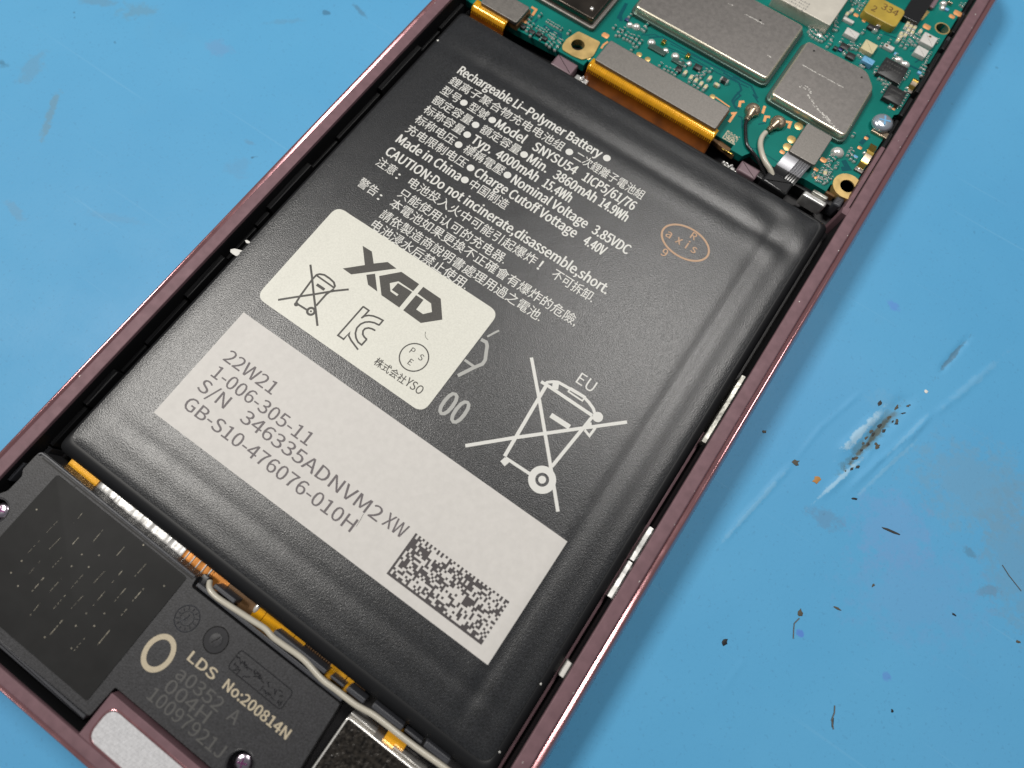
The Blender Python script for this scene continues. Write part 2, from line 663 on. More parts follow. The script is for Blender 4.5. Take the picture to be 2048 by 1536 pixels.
STAINS_HIGHLIGHTS = [  # centre, radii, turn, colour, strength
    ((-78.54, -3.54), (0.7, 4.2), 30, (0.20, 0.22, 0.17, 1), 0.49), ((-82.15, 17.50), (1.7, 2.6), -48, (0.16, 0.27, 0.33, 1), 0.52),
    ((-87.92, 15.44), (0.9, 3.0), -56, (0.15, 0.25, 0.32, 1), 0.52), ((-67.44, 19.57), (2.3, 1.5), 10, (0.18, 0.30, 0.52, 1), 0.49),
    ((-54.94, 37.80), (0.4, 2.0), -106, (0.08, 0.10, 0.12, 1), 0.52), ((-62.88, 29.21), (0.5, 3.2), -48, (0.14, 0.27, 0.38, 1), 0.39),
    ((-52.49, 9.71), (0.4, 1.0), -78, (0.14, 0.23, 0.33, 1), 0.45), ((-86.68, 0.56), (1.6, 3.2), 21, (0.16, 0.28, 0.38, 1), 0.45),
    ((-90.72, -1.19), (1.0, 0.6), 0, (0.03, 0.05, 0.06, 1), 0.52), ((-70.69, -17.37), (0.7, 2.4), -101, (0.17, 0.29, 0.40, 1), 0.45),
    ((-51.05, 5.55), (2.0, 1.6), 0, (0.14, 0.29, 0.46, 1), 0.33), ((-59.71, -10.48), (0.7, 4.0), -67, (0.14, 0.30, 0.47, 1), 0.33),
    ((55.36, 24.74), (9, 6), 20, (0.18, 0.33, 0.46, 1), 0.55), ((61.54, 19.56), (4.0, 9), 30, (0.17, 0.31, 0.43, 1), 0.55),
    ((40.45, 9.99), (2.4, 1.2), 10, (0.13, 0.26, 0.42, 1), 0.7), ((48.24, 13.41), (5, 5), 0, (0.19, 0.34, 0.62, 1), 0.5),
    ((44.05, -3.67), (0.5, 0.4), 0, (0.10, 0.16, 0.65, 1), 0.8), ((35.66, 41.28), (1.0, 0.7), 0, (0.12, 0.22, 0.70, 1), 0.6),
    ((54.55, -2.01), (0.6, 0.5), 0, (0.12, 0.20, 0.62, 1), 0.6), ((60.73, 13.62), (1.5, 0.8), 40, (0.14, 0.24, 0.34, 1), 0.7),
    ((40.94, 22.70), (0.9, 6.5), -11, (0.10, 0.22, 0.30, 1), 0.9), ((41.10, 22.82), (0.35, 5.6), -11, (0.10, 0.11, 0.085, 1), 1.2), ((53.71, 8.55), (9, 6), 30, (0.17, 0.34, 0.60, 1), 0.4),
    ((39.45, 22.63), (0.55, 4.5), -14, (0.46, 0.66, 0.80, 1), 0.95), ((39.78, 15.23), (0.30, 4.5), -17, (0.42, 0.64, 0.80, 1), 0.85), ((44.41, 20.82), (0.3, 6.0), -17, (0.28, 0.52, 0.72, 1), 0.45),  # pale scuffed ridges of the gouge, their white highlights put into the colour
    ((44.70, 25.84), (0.25, 4.5), -15, (0.28, 0.52, 0.72, 1), 0.4), ((48.88, 37.31), (0.5, 6.0), -19, (0.22, 0.46, 0.68, 1), 0.4), ((32.62, 6.56), (0.3, 6.5), -11, (0.26, 0.50, 0.70, 1), 0.5), ((40.51, 27.84), (2.6, 1.6), 0, (0.16, 0.40, 0.62, 1), 0.5),
    ((45.31, 39.48), (0.30, 4.2), -11, (0.09, 0.13, 0.16, 1), 0.8), ((57.14, 16.50), (0.8, 0.6), 0, (0.10, 0.21, 0.31, 1), 0.7),
]
for c, rad, turn, colr, stg in STAINS_HIGHLIGHTS:
    mp = nt.nodes.new('ShaderNodeMapping')
    mp.vector_type = 'TEXTURE'
    mp.inputs['Location'].default_value = (c[0] * S, c[1] * S, 0)
    mp.inputs['Rotation'].default_value = (0, 0, math.radians(turn))
    mp.inputs['Scale'].default_value = (rad[0] * S, rad[1] * S, 1)
    nt.links.new(geo.outputs['Position'], mp.inputs['Vector'])
    ln = nt.nodes.new('ShaderNodeVectorMath')
    ln.operation = 'LENGTH'
    nt.links.new(mp.outputs[0], ln.inputs[0])
    d = nmath('ADD', ln.outputs['Value'], nmath('MULTIPLY', nmath('SUBTRACT', fine, 0.5), 3.2))
    cur = nmix(nmap(d, 0.55, 1.1, stg * 0.72, 0.0), cur, colr)
nt.links.new(cur, p.inputs['Base Color'])
nt.links.new(nmap(nnoise(60, 4, 0.6, 4.0), 0.3, 0.7, 0.40, 0.56), p.inputs['Roughness'])
bp_ = nt.nodes.new('ShaderNodeBump')
bp_.inputs['Strength'].default_value = 0.25
bp_.inputs['Distance'].default_value = 0.05 * S
nt.links.new(nnoise(1800, 3), bp_.inputs['Height'])
nt.links.new(bp_.outputs[0], p.inputs['Normal'])
o.data.materials.clear()
o.data.materials.append(m)

# ------------------------------------------------------------------ phone frame
XL, XR, YB, YT = -42.3, 25.45, -56.1, 101.9
ZR = 7.7
phone = thing('phone_frame', (-8.4, 23, 0.0), 'mauve metal phone frame with its back cover off, lying on the blue mat', 'phone')
PROFILE = [(2.4, 0.05), (1.2, 0.25), (0.5, 1.0), (0.12, 2.2), (0.0, 3.8), (0.05, 5.2), (0.20, 6.2), (0.42, 6.85), (0.62, 7.20), (0.78, 7.38),
           (0.92, 7.42), (1.02, 7.40), (1.40, 7.21), (1.46, 7.25), (1.50, 7.56), (1.58, 7.66), (1.66, ZR - 0.004), (1.70, ZR), (2.94, ZR), (2.98, ZR - 0.004), (3.03, 7.66), (3.06, 7.58), (3.06, 7.30), (3.065, 7.28), (3.065, 2.6)]


def frame_ring(d, n=10):
    x0, x1, y0, y1 = XL + d, XR - d, YB + d * 0.74, YT - d
    r = max(7.5 - d, 0.6)
    pts = []
    for cx, cy, a0 in ((x1 - r, y0 + r, -90), (x1 - r, y1 - r, 0), (x0 + r, y1 - r, 90), (x0 + r, y0 + r, 180)):
        for k in range(n + 1):
            a = math.radians(a0 + 90 * k / n)
            pts.append((cx + r * math.cos(a), cy + r * math.sin(a)))
    return pts


mb = MB()
prev = None
for i, (d, z) in enumerate(PROFILE):
    cur_r = mb.ring(frame_ring(d), z)
    if prev:
        mb.use(0 if i < 14 else 1 if i < len(PROFILE) - 2 else 2)
        mb.bridge(prev, cur_r)
    prev = cur_r
build(mb, 'side_rail', ['anodised_polished', 'anodised', 'gap_black'], phone, 32)
mb = MB().use(0)
mb.prism(frame_ring(2.6), 0.3, 3.0)
build(mb, 'display_panel', 'mid_plate', phone)
mb = MB().box(-39.2, 22.3, 46.0, 98.6, 3.004, 4.68)
build(mb, 'board_shelf', 'mid_plate', phone)
# bosses of the mid plate next to the board
for pp, qq in (([(-22.75, 42.77), (-19.35, 44.27)]), ([(7.37, 43.21), (10.17, 44.31)])):
    mb = MB().box(pp[0], qq[0], min(pp[1], qq[1]) - 0.35, max(pp[1], qq[1]) + 0.30, 3.004, 5.4, 0.15, 0.2)
    build(mb, 'frame_boss', 'pink_foam', phone)
# little tab of the rail at the battery corner
tb = [(21.54, 44.30), (22.70, 44.69), (22.82, 43.28), (21.67, 43.32)]
mb = MB().prism(rounded([(tb[0][0], tb[0][1]), (22.5, tb[1][1]), (22.5, tb[2][1]), (tb[3][0], tb[3][1])], 0.12), 3.004, 7.6, 0.06)
build(mb, 'rail_tab', 'anodised', phone)
# stepped inner ledge beside the board
mb = MB().box(21.8, 22.36, 44.9, 56.5, 4.684, 6.9, 0.0, 0.1)
build(mb, 'inner_ledge', 'anodised', phone)
random.seed(17)
yy = 56.6
while yy < 96:
    L_ = random.uniform(1.2, 4.5)
    mb = MB().box(21.72 + random.uniform(0.0, 0.2), 22.36, yy, yy + L_, 4.684, random.uniform(5.2, 6.7), 0.08, 0.1)
    build(mb, 'gap_strip', 'gap_black' if random.random() < 0.75 else 'plastic_edge', phone)
    yy += L_ + random.uniform(0.05, 0.6)
mb = MB().box(21.75, 22.15, -50, 9, 3.004, 4.6, 0.0, 0.1)
build(mb, 'inner_ledge', 'anodised', phone)
# bare nicks along the rail edges
random.seed(60)
for k in range(22):
    sx = random.choice((-1, 1, 1))
    yy = random.uniform(-50, 90)
    xx = (XR - 1.66) if sx > 0 else (XL + 1.66)
    xx += random.uniform(-0.05, 0.9) * (-sx) * (random.random() < 0.4)
    r_ = random.uniform(0.03, 0.08)
    mb = MB().prism(circle((xx, yy), r_ * 0.8, 6, r_ * random.uniform(0.8, 2.6)), ZR - 0.03, ZR + 0.008, 0.004, 1)
    build(mb, 'rail_nick', 'scuff', phone, 0)
# bottom bar with the speaker slot
TOPY = -49.42
mb = MB().prism(rounded([(-14.25, -54.4), (10, -54.4), (10, TOPY), (-14.25, TOPY)], 0.12), 3.004, 7.55, 0.06)
build(mb, 'speaker_bar', 'anodised', phone)
slot = rounded(rect(-13.35, -1.2, -53.6, -50.35), 1.2, 8)
rim = MB()
oo = ccw(offset(ccw(slot), -0.24))
a = rim.ring(oo, 7.552)
b = rim.ring(offset(oo, 0.06), 7.60)
c2 = rim.ring(offset(oo, 0.18), 7.60)
d2 = rim.ring(offset(oo, 0.24), 7.562)
rim.bridge(a, b)
rim.bridge(b, c2)
rim.bridge(c2, d2)
build(rim, 'slot_rim', 'anodised_polished', phone)
mb = MB().flat(slot, 7.566)
dots = MB()
grille = build(mb, 'speaker_grille', 'mesh_white', phone)
for i in range(38):
    for j in range(9):
        x = -12.7 + i * 0.29 + (0.145 if j % 2 else 0)
        y = -53.2 + j * 0.30
        if x < -2:
            dots.dome((x, y), 7.567, 0.10, 0.10, 0.03, 6, 2)
o = build(dots, 'grille_weave', 'mesh_white', grille)
o['kind'] = 'stuff'
# black plastic strip in the left gap, broken into lengths
random.seed(4)
y = -36.0
marks = [-30.3, -25.2, -21.0, -13.8, -7.0, -1.4, 1.2, 9.5, 14.8, 24.0, 33.2, 37.8, 43.5]
for i, y1 in enumerate(marks):
    w = (0.55, 0.75, 0.4)[i % 3]
    mb = MB().box(-39.2, -39.2 + w, y + 0.18, y1, 3.004, (5.6, 6.3, 5.2)[i % 3], 0.06, 0.08)
    build(mb, 'gap_strip', 'gap_black', phone)
    y = y1
mb = MB().box(-39.2, -38.6, -52.8, -36.1, 3.004, 5.4, 0.06, 0.1)
build(mb, 'gap_strip', 'plastic_smooth', phone)
for ya, yb in ((-40.9, -38.6), (-44.3, -42.9)):
    mb = MB().box(-39.15, -38.8, ya, yb, 5.402, 6.7, 0.08, 0.1)
    build(mb, 'gap_strip', 'plastic_edge', phone)
# bright adhesive strips left in the right gap
for pp, qq, kk in (([(22.87, 17.21), (23.09, 11.94)], [(23.09, 16.70), (22.78, 7.34)], 'foil_dull'), ([(22.63, -4.49), (22.84, -8.73)], [(22.91, -4.43), (23.02, -8.61)], 'foil'),
                   ([(22.60, -8.96), (22.77, -13.39)], [(22.75, -8.99), (23.00, -13.36)], 'foil'), ([(22.50, -21.24), (22.41, -22.92)], [(22.67, -21.21), (22.49, -22.90)], 'ceramic_white')):
    ya = min(pp[0][1], pp[1][1], qq[1][1]) if kk == 'foil_dull' else min(pp[0][1], pp[1][1])
    yb = max(pp[0][1], pp[1][1])
    mb = MB()
    n = 14
    pts = []
    L, R_ = [], []
    for i in range(n + 1):
        yy = ya + (yb - ya) * i / n
        L.append(mb.ring([(21.92 + 0.05 * random.random(), yy)], 6.1 + 0.06 * random.random())[0])
        R_.append(mb.ring([(22.75 + 0.08 * random.random(), yy)], 6.3 + 0.1 * random.random())[0])
    for i in range(n):
        mb.face((L[i], R_[i], R_[i + 1], L[i + 1]))
    lo = mb.ring([(21.95, ya), (22.75, ya), (22.75, yb), (21.95, yb)], 3.004)
    mb.face((lo[0], lo[1], R_[0], L[0]))
    mb.face(tuple([lo[1], lo[2]] + R_[::-1]))
    mb.face((lo[2], lo[3], L[-1], R_[-1]))
    mb.face(tuple([lo[3], lo[0]] + L))
    build(mb, 'adhesive_strip', kk, phone)

# ------------------------------------------------------------------ battery
FX = (-37.0, 20.45)
FY = (-33.8, 41.25)
ZB = 7.0
bat = thing('battery', (-8.3, 4.5, 3.004), 'flat dark grey pouch battery printed with white text, filling the phone frame', 'battery')


def prof(d, amp):
    return amp * (-0.105 * math.exp(-((d - 4.75) / 0.62) ** 2) + 0.055 * math.exp(-((d - 6.3) / 0.9) ** 2)
                  + 0.060 * math.exp(-((d - 3.3) / 0.85) ** 2) - 0.05 * math.exp(-((d - 1.7) / 0.8) ** 2))


def film_z(x, y):
    dl, dr, db, dt = x - FX[0], FX[1] - x, y - FY[0], FY[1] - y
    h = 0.0
    e = (dl * 0.6, dr, db, dt * 0.75)
    amps = (0.55, 1.0, 0.6, 1.35)
    for k in range(4):
        others = min(e[j] for j in range(4) if j != k and j // 2 != k // 2)
        fade = max(0.0, min(1.0, (others - 1.0) / 3.5))
        h += 0.68 * prof(e[k], amps[k]) * (0.25 + 0.75 * fade)
    d = max(0.0, min(e))
    h -= 0.16 * math.exp(-d / 0.55) + 0.20 * math.exp(-max(dt, 0) / 2.2)
    h += 0.028 * noise.noise(Vector((x * 0.10, y * 0.08, 1.7))) + 0.010 * noise.noise(Vector((x * 0.5, y * 0.35, 4.2)))
    # creased pouch corner at the lead
    u = (x - 14.5) * 0.62 + (y - 39.5) * 0.78
    if x > 5 and y > 28:
        h += 0.075 * math.sin(u * 1.15) * math.exp(-((x - 17) / 6) ** 2 - ((y - 38) / 5) ** 2)
    return ZB + h


# pouch body: rounded slab around the film
mb = MB()
outl = (-38.05, 21.75, -35.75, 42.0)


def pouch_ring(t):
    """outline of the slab, t = 0 outside .. 1 under the film edge"""
    return rounded(rect(outl[0] + 1.5 * t, outl[1] - 1.6 * t, outl[2] + 2.4 * t, outl[3] - 1.3 * t), 0.9, 4)


prev = mb.ring(pouch_ring(0), 3.004)
mb.face(tuple(reversed(prev)))
for t_, z in ((0.0, 4.7), (0.03, 5.3), (0.12, 5.85), (0.26, 6.25), (0.45, 6.52), (0.62, 6.66), (0.74, 6.70), (0.86, 6.62), (1.0, 6.3)):
    cur_r = mb.ring(pouch_ring(t_), z)
    mb.bridge(prev, cur_r)
    prev = cur_r
mb.face(tuple(prev))
build(mb, 'pouch', 'pouch', bat, 60)
# printed wrap film on top: height field clipped to rounded corners
mb = MB()
fx = arange(FX[0], FX[1], 0.42)
fy = arange(FY[0], FY[1], 0.42)
RC = 1.3


def squash(x, y):
    """pull the corner of the sheet onto its rounded corner"""
    cx = min(max(x, FX[0] + RC), FX[1] - RC)
    cy = min(max(y, FY[0] + RC), FY[1] - RC)
    dx, dy = x - cx, y - cy
    L = math.hypot(dx, dy)
    if dx and dy and L > 1e-6:
        m_ = max(abs(dx), abs(dy))
        return cx + dx * m_ / L, cy + dy * m_ / L
    return x, y


nx = len(fx)
for yy in fy:
    for xx in fx:
        a, b = squash(xx, yy)
        mb.v.append((a, b, film_z(a, b)))
for j in range(len(fy) - 1):
    for i in range(nx - 1):
        q = j * nx + i
        mb.face((q, q + 1, q + nx + 1, q + nx))
bord = [i for i in range(nx)] + [j * nx + nx - 1 for j in range(1, len(fy))] + [(len(fy) - 1) * nx + i for i in range(nx - 2, -1, -1)] + [j * nx for j in range(len(fy) - 2, 0, -1)]
s0 = len(mb.v)
for q in bord:
    x, y, z = mb.v[q]
    mb.v.append((x, y, z - 0.16))
for k in range(len(bord)):
    k2 = (k + 1) % len(bord)
    mb.face((s0 + k, s0 + k2, bord[k2], bord[k]))
film = build(mb, 'wrap_film', 'film', bat, 50)


def fz(h):
    return lambda x, y: film_z(x, y) + h


def line_part(parent, s, x0, y0, x1, em, ink, h, off=0.0, name='printed_line', label=None):
    o = build(put_text(MB(), s, x0, y0, x1, em, fz(h), off), name, ink, parent, 0)
    if label:
        o['label'] = label
    return o


B = '●'
W = 0.020
LX = -31.45
LINES = [  # runs of one line: (text, x from, x to, em); base line y
    (32.05, [('Rechargeable Li', -31.45, -21.35, 1.88), ('–', -21.15, -20.2, 1.9), ('Polymer Battery', -20.05, -8.35, 1.88), (B, -7.95, -6.95, 1.3)]),
    (29.93, [('鋰离子聚合物充电电池组', LX, -12.95, 1.62), (B, -12.5, -11.5, 1.3), ('二次鋰離子電池組', -11.1, -0.5, 1.62)]),
    (28.0, [('型号', LX, -28.5, 1.62), (B, -28.3, -27.3, 1.3), ('型號', -26.9, -23.9, 1.62), (B, -23.6, -22.6, 1.3), ('Model', -22.3, -17.75, 1.88), ('SNYSU54', -16.3, -9.6, 1.88), ('1ICP5/61/76', -8.4, -0.6, 1.88)]),
    (26.05, [('额定容量', LX, -25.15, 1.62), (B, -24.95, -23.95, 1.3), ('額定容量', -23.5, -17.3, 1.62), (B, -17.1, -16.1, 1.3), ('Min.', -15.8, -12.8, 1.88), ('3860mAh', -11.7, -5.3, 1.88), ('14.9Wh', -4.6, -0.5, 1.88)]),
    (24.15, [('标称容量', LX, -25.15, 1.62), (B, -24.95, -23.95, 1.3), ('Typ.', -23.5, -20.4, 1.88), ('4000mAh', -19.6, -13.1, 1.88), ('15.4Wh', -12.1, -7.9, 1.88)]),
    (22.22, [('标称电压', LX, -25.15, 1.62), (B, -24.95, -23.95, 1.3), ('標稱電壓', -23.5, -17.3, 1.62), (B, -17.1, -16.1, 1.3), ('Nominal Voltage', -15.7, -4.2, 1.88), ('3.85VDC', -3.2, 2.1, 1.88)]),
    (20.28, [('充电限制电压', LX, -21.9, 1.62), (B, -21.6, -20.6, 1.3), ('Charge Cutoff Vottage', -20.2, -4.6, 1.88), ('4.40V', -3.3, -0.3, 1.88)]),
    (18.38, [('Made in China', LX, -21.35, 1.88), (B, -21.15, -20.15, 1.3), ('中国制造', -19.8, -13.95, 1.62)]),
    (16.08, [('CAUTION:Do not incinerate,disassemble,short.', LX, 2.85, 1.88)]),
    (14.0, [('注意', LX, -28.6, 1.62), (':', -28.1, -27.8, 1.6), ('电池投入火中可能引起爆炸', -26.3, -6.6, 1.62), ('!', -6.0, -5.75, 1.8), ('不可拆卸.', -4.0, 2.0, 1.62)]),
    (11.97, [('只能使用认可的充电器.', -26.3, -9.75, 1.62)]),
    (10.2, [('警告', LX, -28.6, 1.62), (':', -28.1, -27.8, 1.6), ('本電池如果更換不正確會有爆炸的危險,', -26.3, 2.0, 1.62)]),
    (8.2, [('請依製造商說明書處理用過之電池.', -26.3, -1.85, 1.62)]),
    (6.42, [('电池浸水后禁止使用.', -26.3, -11.6, 1.62)]),
]
for yb_, runs in LINES:
    mb = MB()
    for s, a, b, em in runs:
        lat = all(ord(ch) < 0x2014 for ch in s)
        put_text(mb, s, a, yb_ + (0.16 if not lat and s != B else 0.18 if s == B else 0), b, em, fz(W), 0.026 if lat else 0.006)
    build(mb, 'printed_line', 'ink_white', film, 0)


def drape(poly, z_h, mb):
    """flat outline laid on the film"""
    poly = ccw(poly)
    s = len(mb.v)
    mb.v += [(x, y, film_z(x, y) + z_h) for x, y in poly]
    mb.face(tuple(range(s, s + len(poly))))


def dstroke(mb, pts, w, h, closed=False):
    s = len(mb.v)
    mb.stroke(pts, w, 0, closed)
    for i in range(s, len(mb.v)):
        x, y, _ = mb.v[i]
        mb.v[i] = (x, y, film_z(x, y) + h)


# stamped oval mark
mb = MB()
cx, cy = (7.32, 28.04)
dstroke(mb, circle((cx, cy), 3.25, 48, 2.15, 0), 0.26, W, True)
for s, x0, y0, em in (('a', -2.6, -0.7, 1.6), ('x', -1.15, -0.7, 1.6), ('i', 0.3, -0.7, 1.6), ('s', 1.1, -0.7, 1.6), ('R', 0.1, 0.95, 1.35), ('9', -1.75, -3.3, 1.5)):
    put_text(mb, s, cx + x0, cy + y0, None, em, fz(W + 0.002), 0.02)
build(mb, 'stamp_mark', 'ink_copper', film, 0)

# crossed-out bin
mb = MB()
H = W
cb = lambda t: t
dstroke(mb, [(0.02, 4.02), (3.48, 0.49), (8.38, -4.68), (12.54, -9.14)], 0.40, H)
dstroke(mb, [(-0.17, -9.06), (3.99, -4.97), (9.56, 0.25), (13.50, 3.92)], 0.40, H + 0.002)
dstroke(mb, [(3.39, 2.10), (4.17, -7.48)], 0.42, H + 0.004)
dstroke(mb, [(9.87, 2.17), (9.21, -5.37)], 0.40, H + 0.004)
dstroke(mb, [(2.63, 2.21), (3.73, 2.26), (9.75, 2.24)], 0.40, H + 0.006)
dstroke(mb, [(3.12, 2.15), (3.29, 2.59), (3.82, 3.05), (4.32, 3.32), (5.98, 3.45), (7.71, 3.56), (8.61, 3.33), (9.41, 3.02), (9.97, 2.55)], 0.36, H + 0.008)
dstroke(mb, [(5.86, 3.05), (7.89, 3.05)], 0.2, H + 0.010)
dstroke(mb, [(5.90, 3.00), (5.96, 3.60), (7.87, 3.67), (7.88, 2.96)], 0.18, H + 0.012)
dstroke(mb, [(4.04, 3.29), (4.48, 2.39)], 0.75, H + 0.013)
dstroke(mb, [(5.80, -0.49), (8.37, -0.43)], 0.62, H + 0.010)
dstroke(mb, [(4.37, -7.57), (7.78, -7.48)], 0.36, H + 0.010)
dstroke(mb, [(4.63, -7.61), (4.46, -8.32)], 0.75, H + 0.012)
drape(circle((10.39, 2.46), 0.62, 20), H + 0.014, mb)
dstroke(mb, [(9.97, 0.30), (10.80, 0.04), (10.85, 1.23)], 0.30, H + 0.014)
dstroke(mb, [(9.81, 0.89), (10.32, 1.25)], 0.62, H + 0.016)
wc = (9.14, -7.23)
dstroke(mb, circle(wc, 1.18, 40), 0.80, H + 0.014, True)
drape(circle(wc, 0.44, 20), H + 0.014, mb)
build(mb, 'bin_symbol', 'ink_white', film, 0)
line_part(film, 'EU', 5.95, 4.5, 8.2, 1.98, 'ink_white', W)
# parts of marks that stick out from under the sticker
mb = MB()
dstroke(mb, [(-5.78, 3.12), (-5.27, 4.24), (-5.07, 4.59)], 0.24, W)
dstroke(mb, [(-6.18, 2.41), (-5.47, 2.49), (-5.13, 2.20), (-4.28, 0.60), (-4.25, -0.01), (-4.79, -0.91), (-5.77, -2.84)], 0.42, W + 0.002)
dstroke(mb, [(-6.26, -0.81), (-4.84, -0.84)], 0.32, W + 0.004)
build(mb, 'hexagon_mark', 'ink_grey', film, 0)
line_part(film, '00', -5.35, -7.7, -2.25, 4.1, 'ink_grey', W, 0.022)


def sheet(name, poly, h, ink, parent, step=0.7, thick=0.04):
    """thin label that follows the film: outline ring + inner grid through triangulation"""
    poly = ccw(poly)
    bm = bmesh.new()
    vs_ = [bm.verts.new((x, y, 0)) for x, y in poly]
    bm.faces.new(vs_)
    xs_ = [q[0] for q in poly]
    ys_ = [q[1] for q in poly]
    for ax, lo, hi in ((0, min(xs_), max(xs_)), (1, min(ys_), max(ys_))):
        t = lo + step
        while t < hi - 0.1:
            co = (t, 0, 0) if ax == 0 else (0, t, 0)
            no = (1, 0, 0) if ax == 0 else (0, 1, 0)
            bmesh.ops.bisect_plane(bm, geom=bm.verts[:] + bm.edges[:] + bm.faces[:], plane_co=co, plane_no=no)
            t += step
    bm.verts.ensure_lookup_table()
    bm.verts.index_update()
    mb = MB()
    for v in bm.verts:
        mb.v.append((v.co.x, v.co.y, film_z(v.co.x, v.co.y) + h))
    for f in bm.faces:
        mb.face(tuple(v.index for v in f.verts))
    for e in bm.edges:
        if len(e.link_faces) == 1:
            a, b = e.verts[0].index, e.verts[1].index
            s = len(mb.v)
            mb.v.append((mb.v[a][0], mb.v[a][1], mb.v[a][2] - thick))
            mb.v.append((mb.v[b][0], mb.v[b][1], mb.v[b][2] - thick))
            mb.face((a, b, s + 1, s))
    bm.free()
    return build(mb, name, ink, parent, 40)


# pale printed panel
lab = sheet('label_panel', rect(-31.28, 15.17, -26.25, -11.22), 0.030, 'label_paper', bat, 0.35, 0.03)
lab['label'] = 'long pale rectangular serial label with matrix code'
LH = 0.044
for s, x0, y0, x1 in (('22W21', -29.3, -17.1, -21.9), ('1-006-305-11', -29.1, -19.35, -14.75), ('S/N', -29.35, -21.45, -25.2), ('346335ADNVM2', -22.9, -21.45, -3.15),
                      ('XW', -2.6, -21.3, 0.15), ('GB-S10-476076-010H', -29.2, -23.95, -4.85)):
    line_part(lab, s, x0, y0, x1, 2.12, 'ink_label', LH, 0.008)
random.seed(77)
mb = MB()
NC, NR = 48, 20
cw, ch = 12.44 / NC, 5.14 / NR
cells = [[(i == 0 or j == 0 or (j == NR - 1 and i % 2 == 0) or (i == NC - 1 and j % 2 == 1)) or
          (0 < i < NC - 1 and 0 < j < NR - 1 and random.random() < 0.48) for i in range(NC)] for j in range(NR)]
for j in range(NR):
    i = 0
    while i < NC:
        if cells[j][i]:
            e = i
            while e < NC and cells[j][e]:
                e += 1
            drape(rect(1.06 + i * cw, 1.06 + e * cw, -25.06 + j * ch - 0.004, -25.06 + (j + 1) * ch + 0.004), LH, mb)
            i = e
        else:
            i += 1
build(mb, 'matrix_code', 'ink_code', lab, 0)
# hair on the label
# sticker
st = [(-31.43, 6.48), (-31.53, -8.85), (-6.39, 6.26)]
SX0, SY1 = st[0]
SY0 = st[1][1]
SX1 = st[2][0]
stick = sheet('sticker', rounded(rect(SX0, SX1, SY0, SY1), 1.35, 8), 0.060, 'sticker_paper', bat, 0.4, 0.06)
stick['label'] = 'cream rounded sticker with black logo and certification marks'
SH = 0.074
mb = MB()
for poly in ([(-25.32, 3.93), (-23.93, 3.98), (-22.73, 2.82), (-21.46, 3.98), (-20.04, 3.91), (-24.05, 0.07), (-25.36, 0.10), (-23.48, 2.03)], [(-22.51, 1.10), (-21.74, 1.84), (-20.05, 0.13), (-21.52, 0.19)],
             [(-21.14, 1.89), (-19.27, 3.91), (-16.51, 3.86), (-16.54, 2.70), (-18.79, 2.70), (-19.51, 1.89), (-18.76, 1.07), (-17.73, 1.04), (-17.72, 1.32), (-18.75, 1.32), (-18.70, 2.47), (-16.57, 2.54), (-16.60, 0.01), (-19.33, 0.04)],
             [(-15.89, 3.87), (-13.22, 3.84), (-11.44, 1.76), (-13.28, -0.08), (-15.99, -0.00), (-15.93, 2.48), (-14.83, 2.50), (-14.79, 0.99), (-13.74, 0.99), (-13.04, 1.83), (-13.80, 2.66), (-15.91, 2.75)]):
    drape(poly, SH, mb)
build(mb, 'logo_letters', 'ink_black', stick, 0)
mb = MB()
h = SH
dstroke(mb, [(-28.92, -1.79), (-27.64, -2.99), (-26.19, -4.44), (-24.79, -5.79), (-23.04, -7.49)], 0.26, h)
dstroke(mb, [(-29.04, -7.63), (-27.15, -5.74), (-25.96, -4.55), (-24.25, -2.76), (-23.02, -1.65)], 0.26, h + 0.002)
dstroke(mb, [(-27.41, -2.43), (-27.43, -3.23), (-27.20, -5.68), (-27.03, -6.64)], 0.24, h + 0.004)
dstroke(mb, [(-24.51, -2.67), (-24.81, -3.74), (-24.83, -5.58)], 0.24, h + 0.004)
dstroke(mb, [(-27.43, -2.46), (-27.16, -2.12), (-26.63, -1.88), (-25.81, -1.87), (-25.08, -1.97), (-24.65, -2.28), (-24.59, -2.63)], 0.24, h + 0.006)
dstroke(mb, [(-27.27, -2.48), (-24.69, -2.51)], 0.22, h + 0.008)
dstroke(mb, [(-26.56, -3.39), (-25.37, -3.39)], 0.36, h + 0.008)
dstroke(mb, [(-26.79, -6.71), (-25.39, -6.64)], 0.24, h + 0.008)
drape(circle((-26.87, -6.81), 0.28, 16), h + 0.01, mb)
dstroke(mb, circle((-24.87, -6.50), 0.44, 28), 0.28, h + 0.01, True)
drape(circle((-24.87, -6.50), 0.12, 12), h + 0.01, mb)
build(mb, 'bin_symbol', 'ink_black', stick, 0)
mb = MB()
dstroke(mb, [(-20.19, -2.38), (-20.32, -7.02), (-19.45, -7.01), (-19.42, -5.84), (-19.26, -6.31), (-18.66, -6.61), (-18.00, -6.82), (-17.25, -7.05)], 0.21, h)
dstroke(mb, [(-20.22, -2.40), (-19.32, -2.41), (-19.35, -3.21), (-19.40, -3.48)], 0.21, h + 0.002)
dstroke(mb, [(-19.45, -3.70), (-19.30, -3.27), (-18.95, -2.92), (-18.45, -2.66), (-17.77, -2.50), (-17.15, -2.44), (-17.16, -3.22)], 0.21, h + 0.004)
dstroke(mb, [(-17.15, -3.18), (-17.79, -3.27), (-18.32, -3.49), (-18.75, -3.84), (-19.04, -4.37), (-19.08, -5.00), (-18.80, -5.62), (-18.37, -6.04), (-17.85, -6.31), (-17.28, -6.35), (-17.23, -5.43)], 0.21, h + 0.006)
dstroke(mb, [(-17.20, -5.44), (-17.60, -5.40), (-18.00, -5.23), (-18.25, -4.86), (-18.24, -4.49), (-17.95, -4.19), (-17.54, -4.04), (-17.09, -3.99)], 0.21, h + 0.008)
build(mb, 'certification_mark', 'ink_black', stick, 0)
mb = MB()
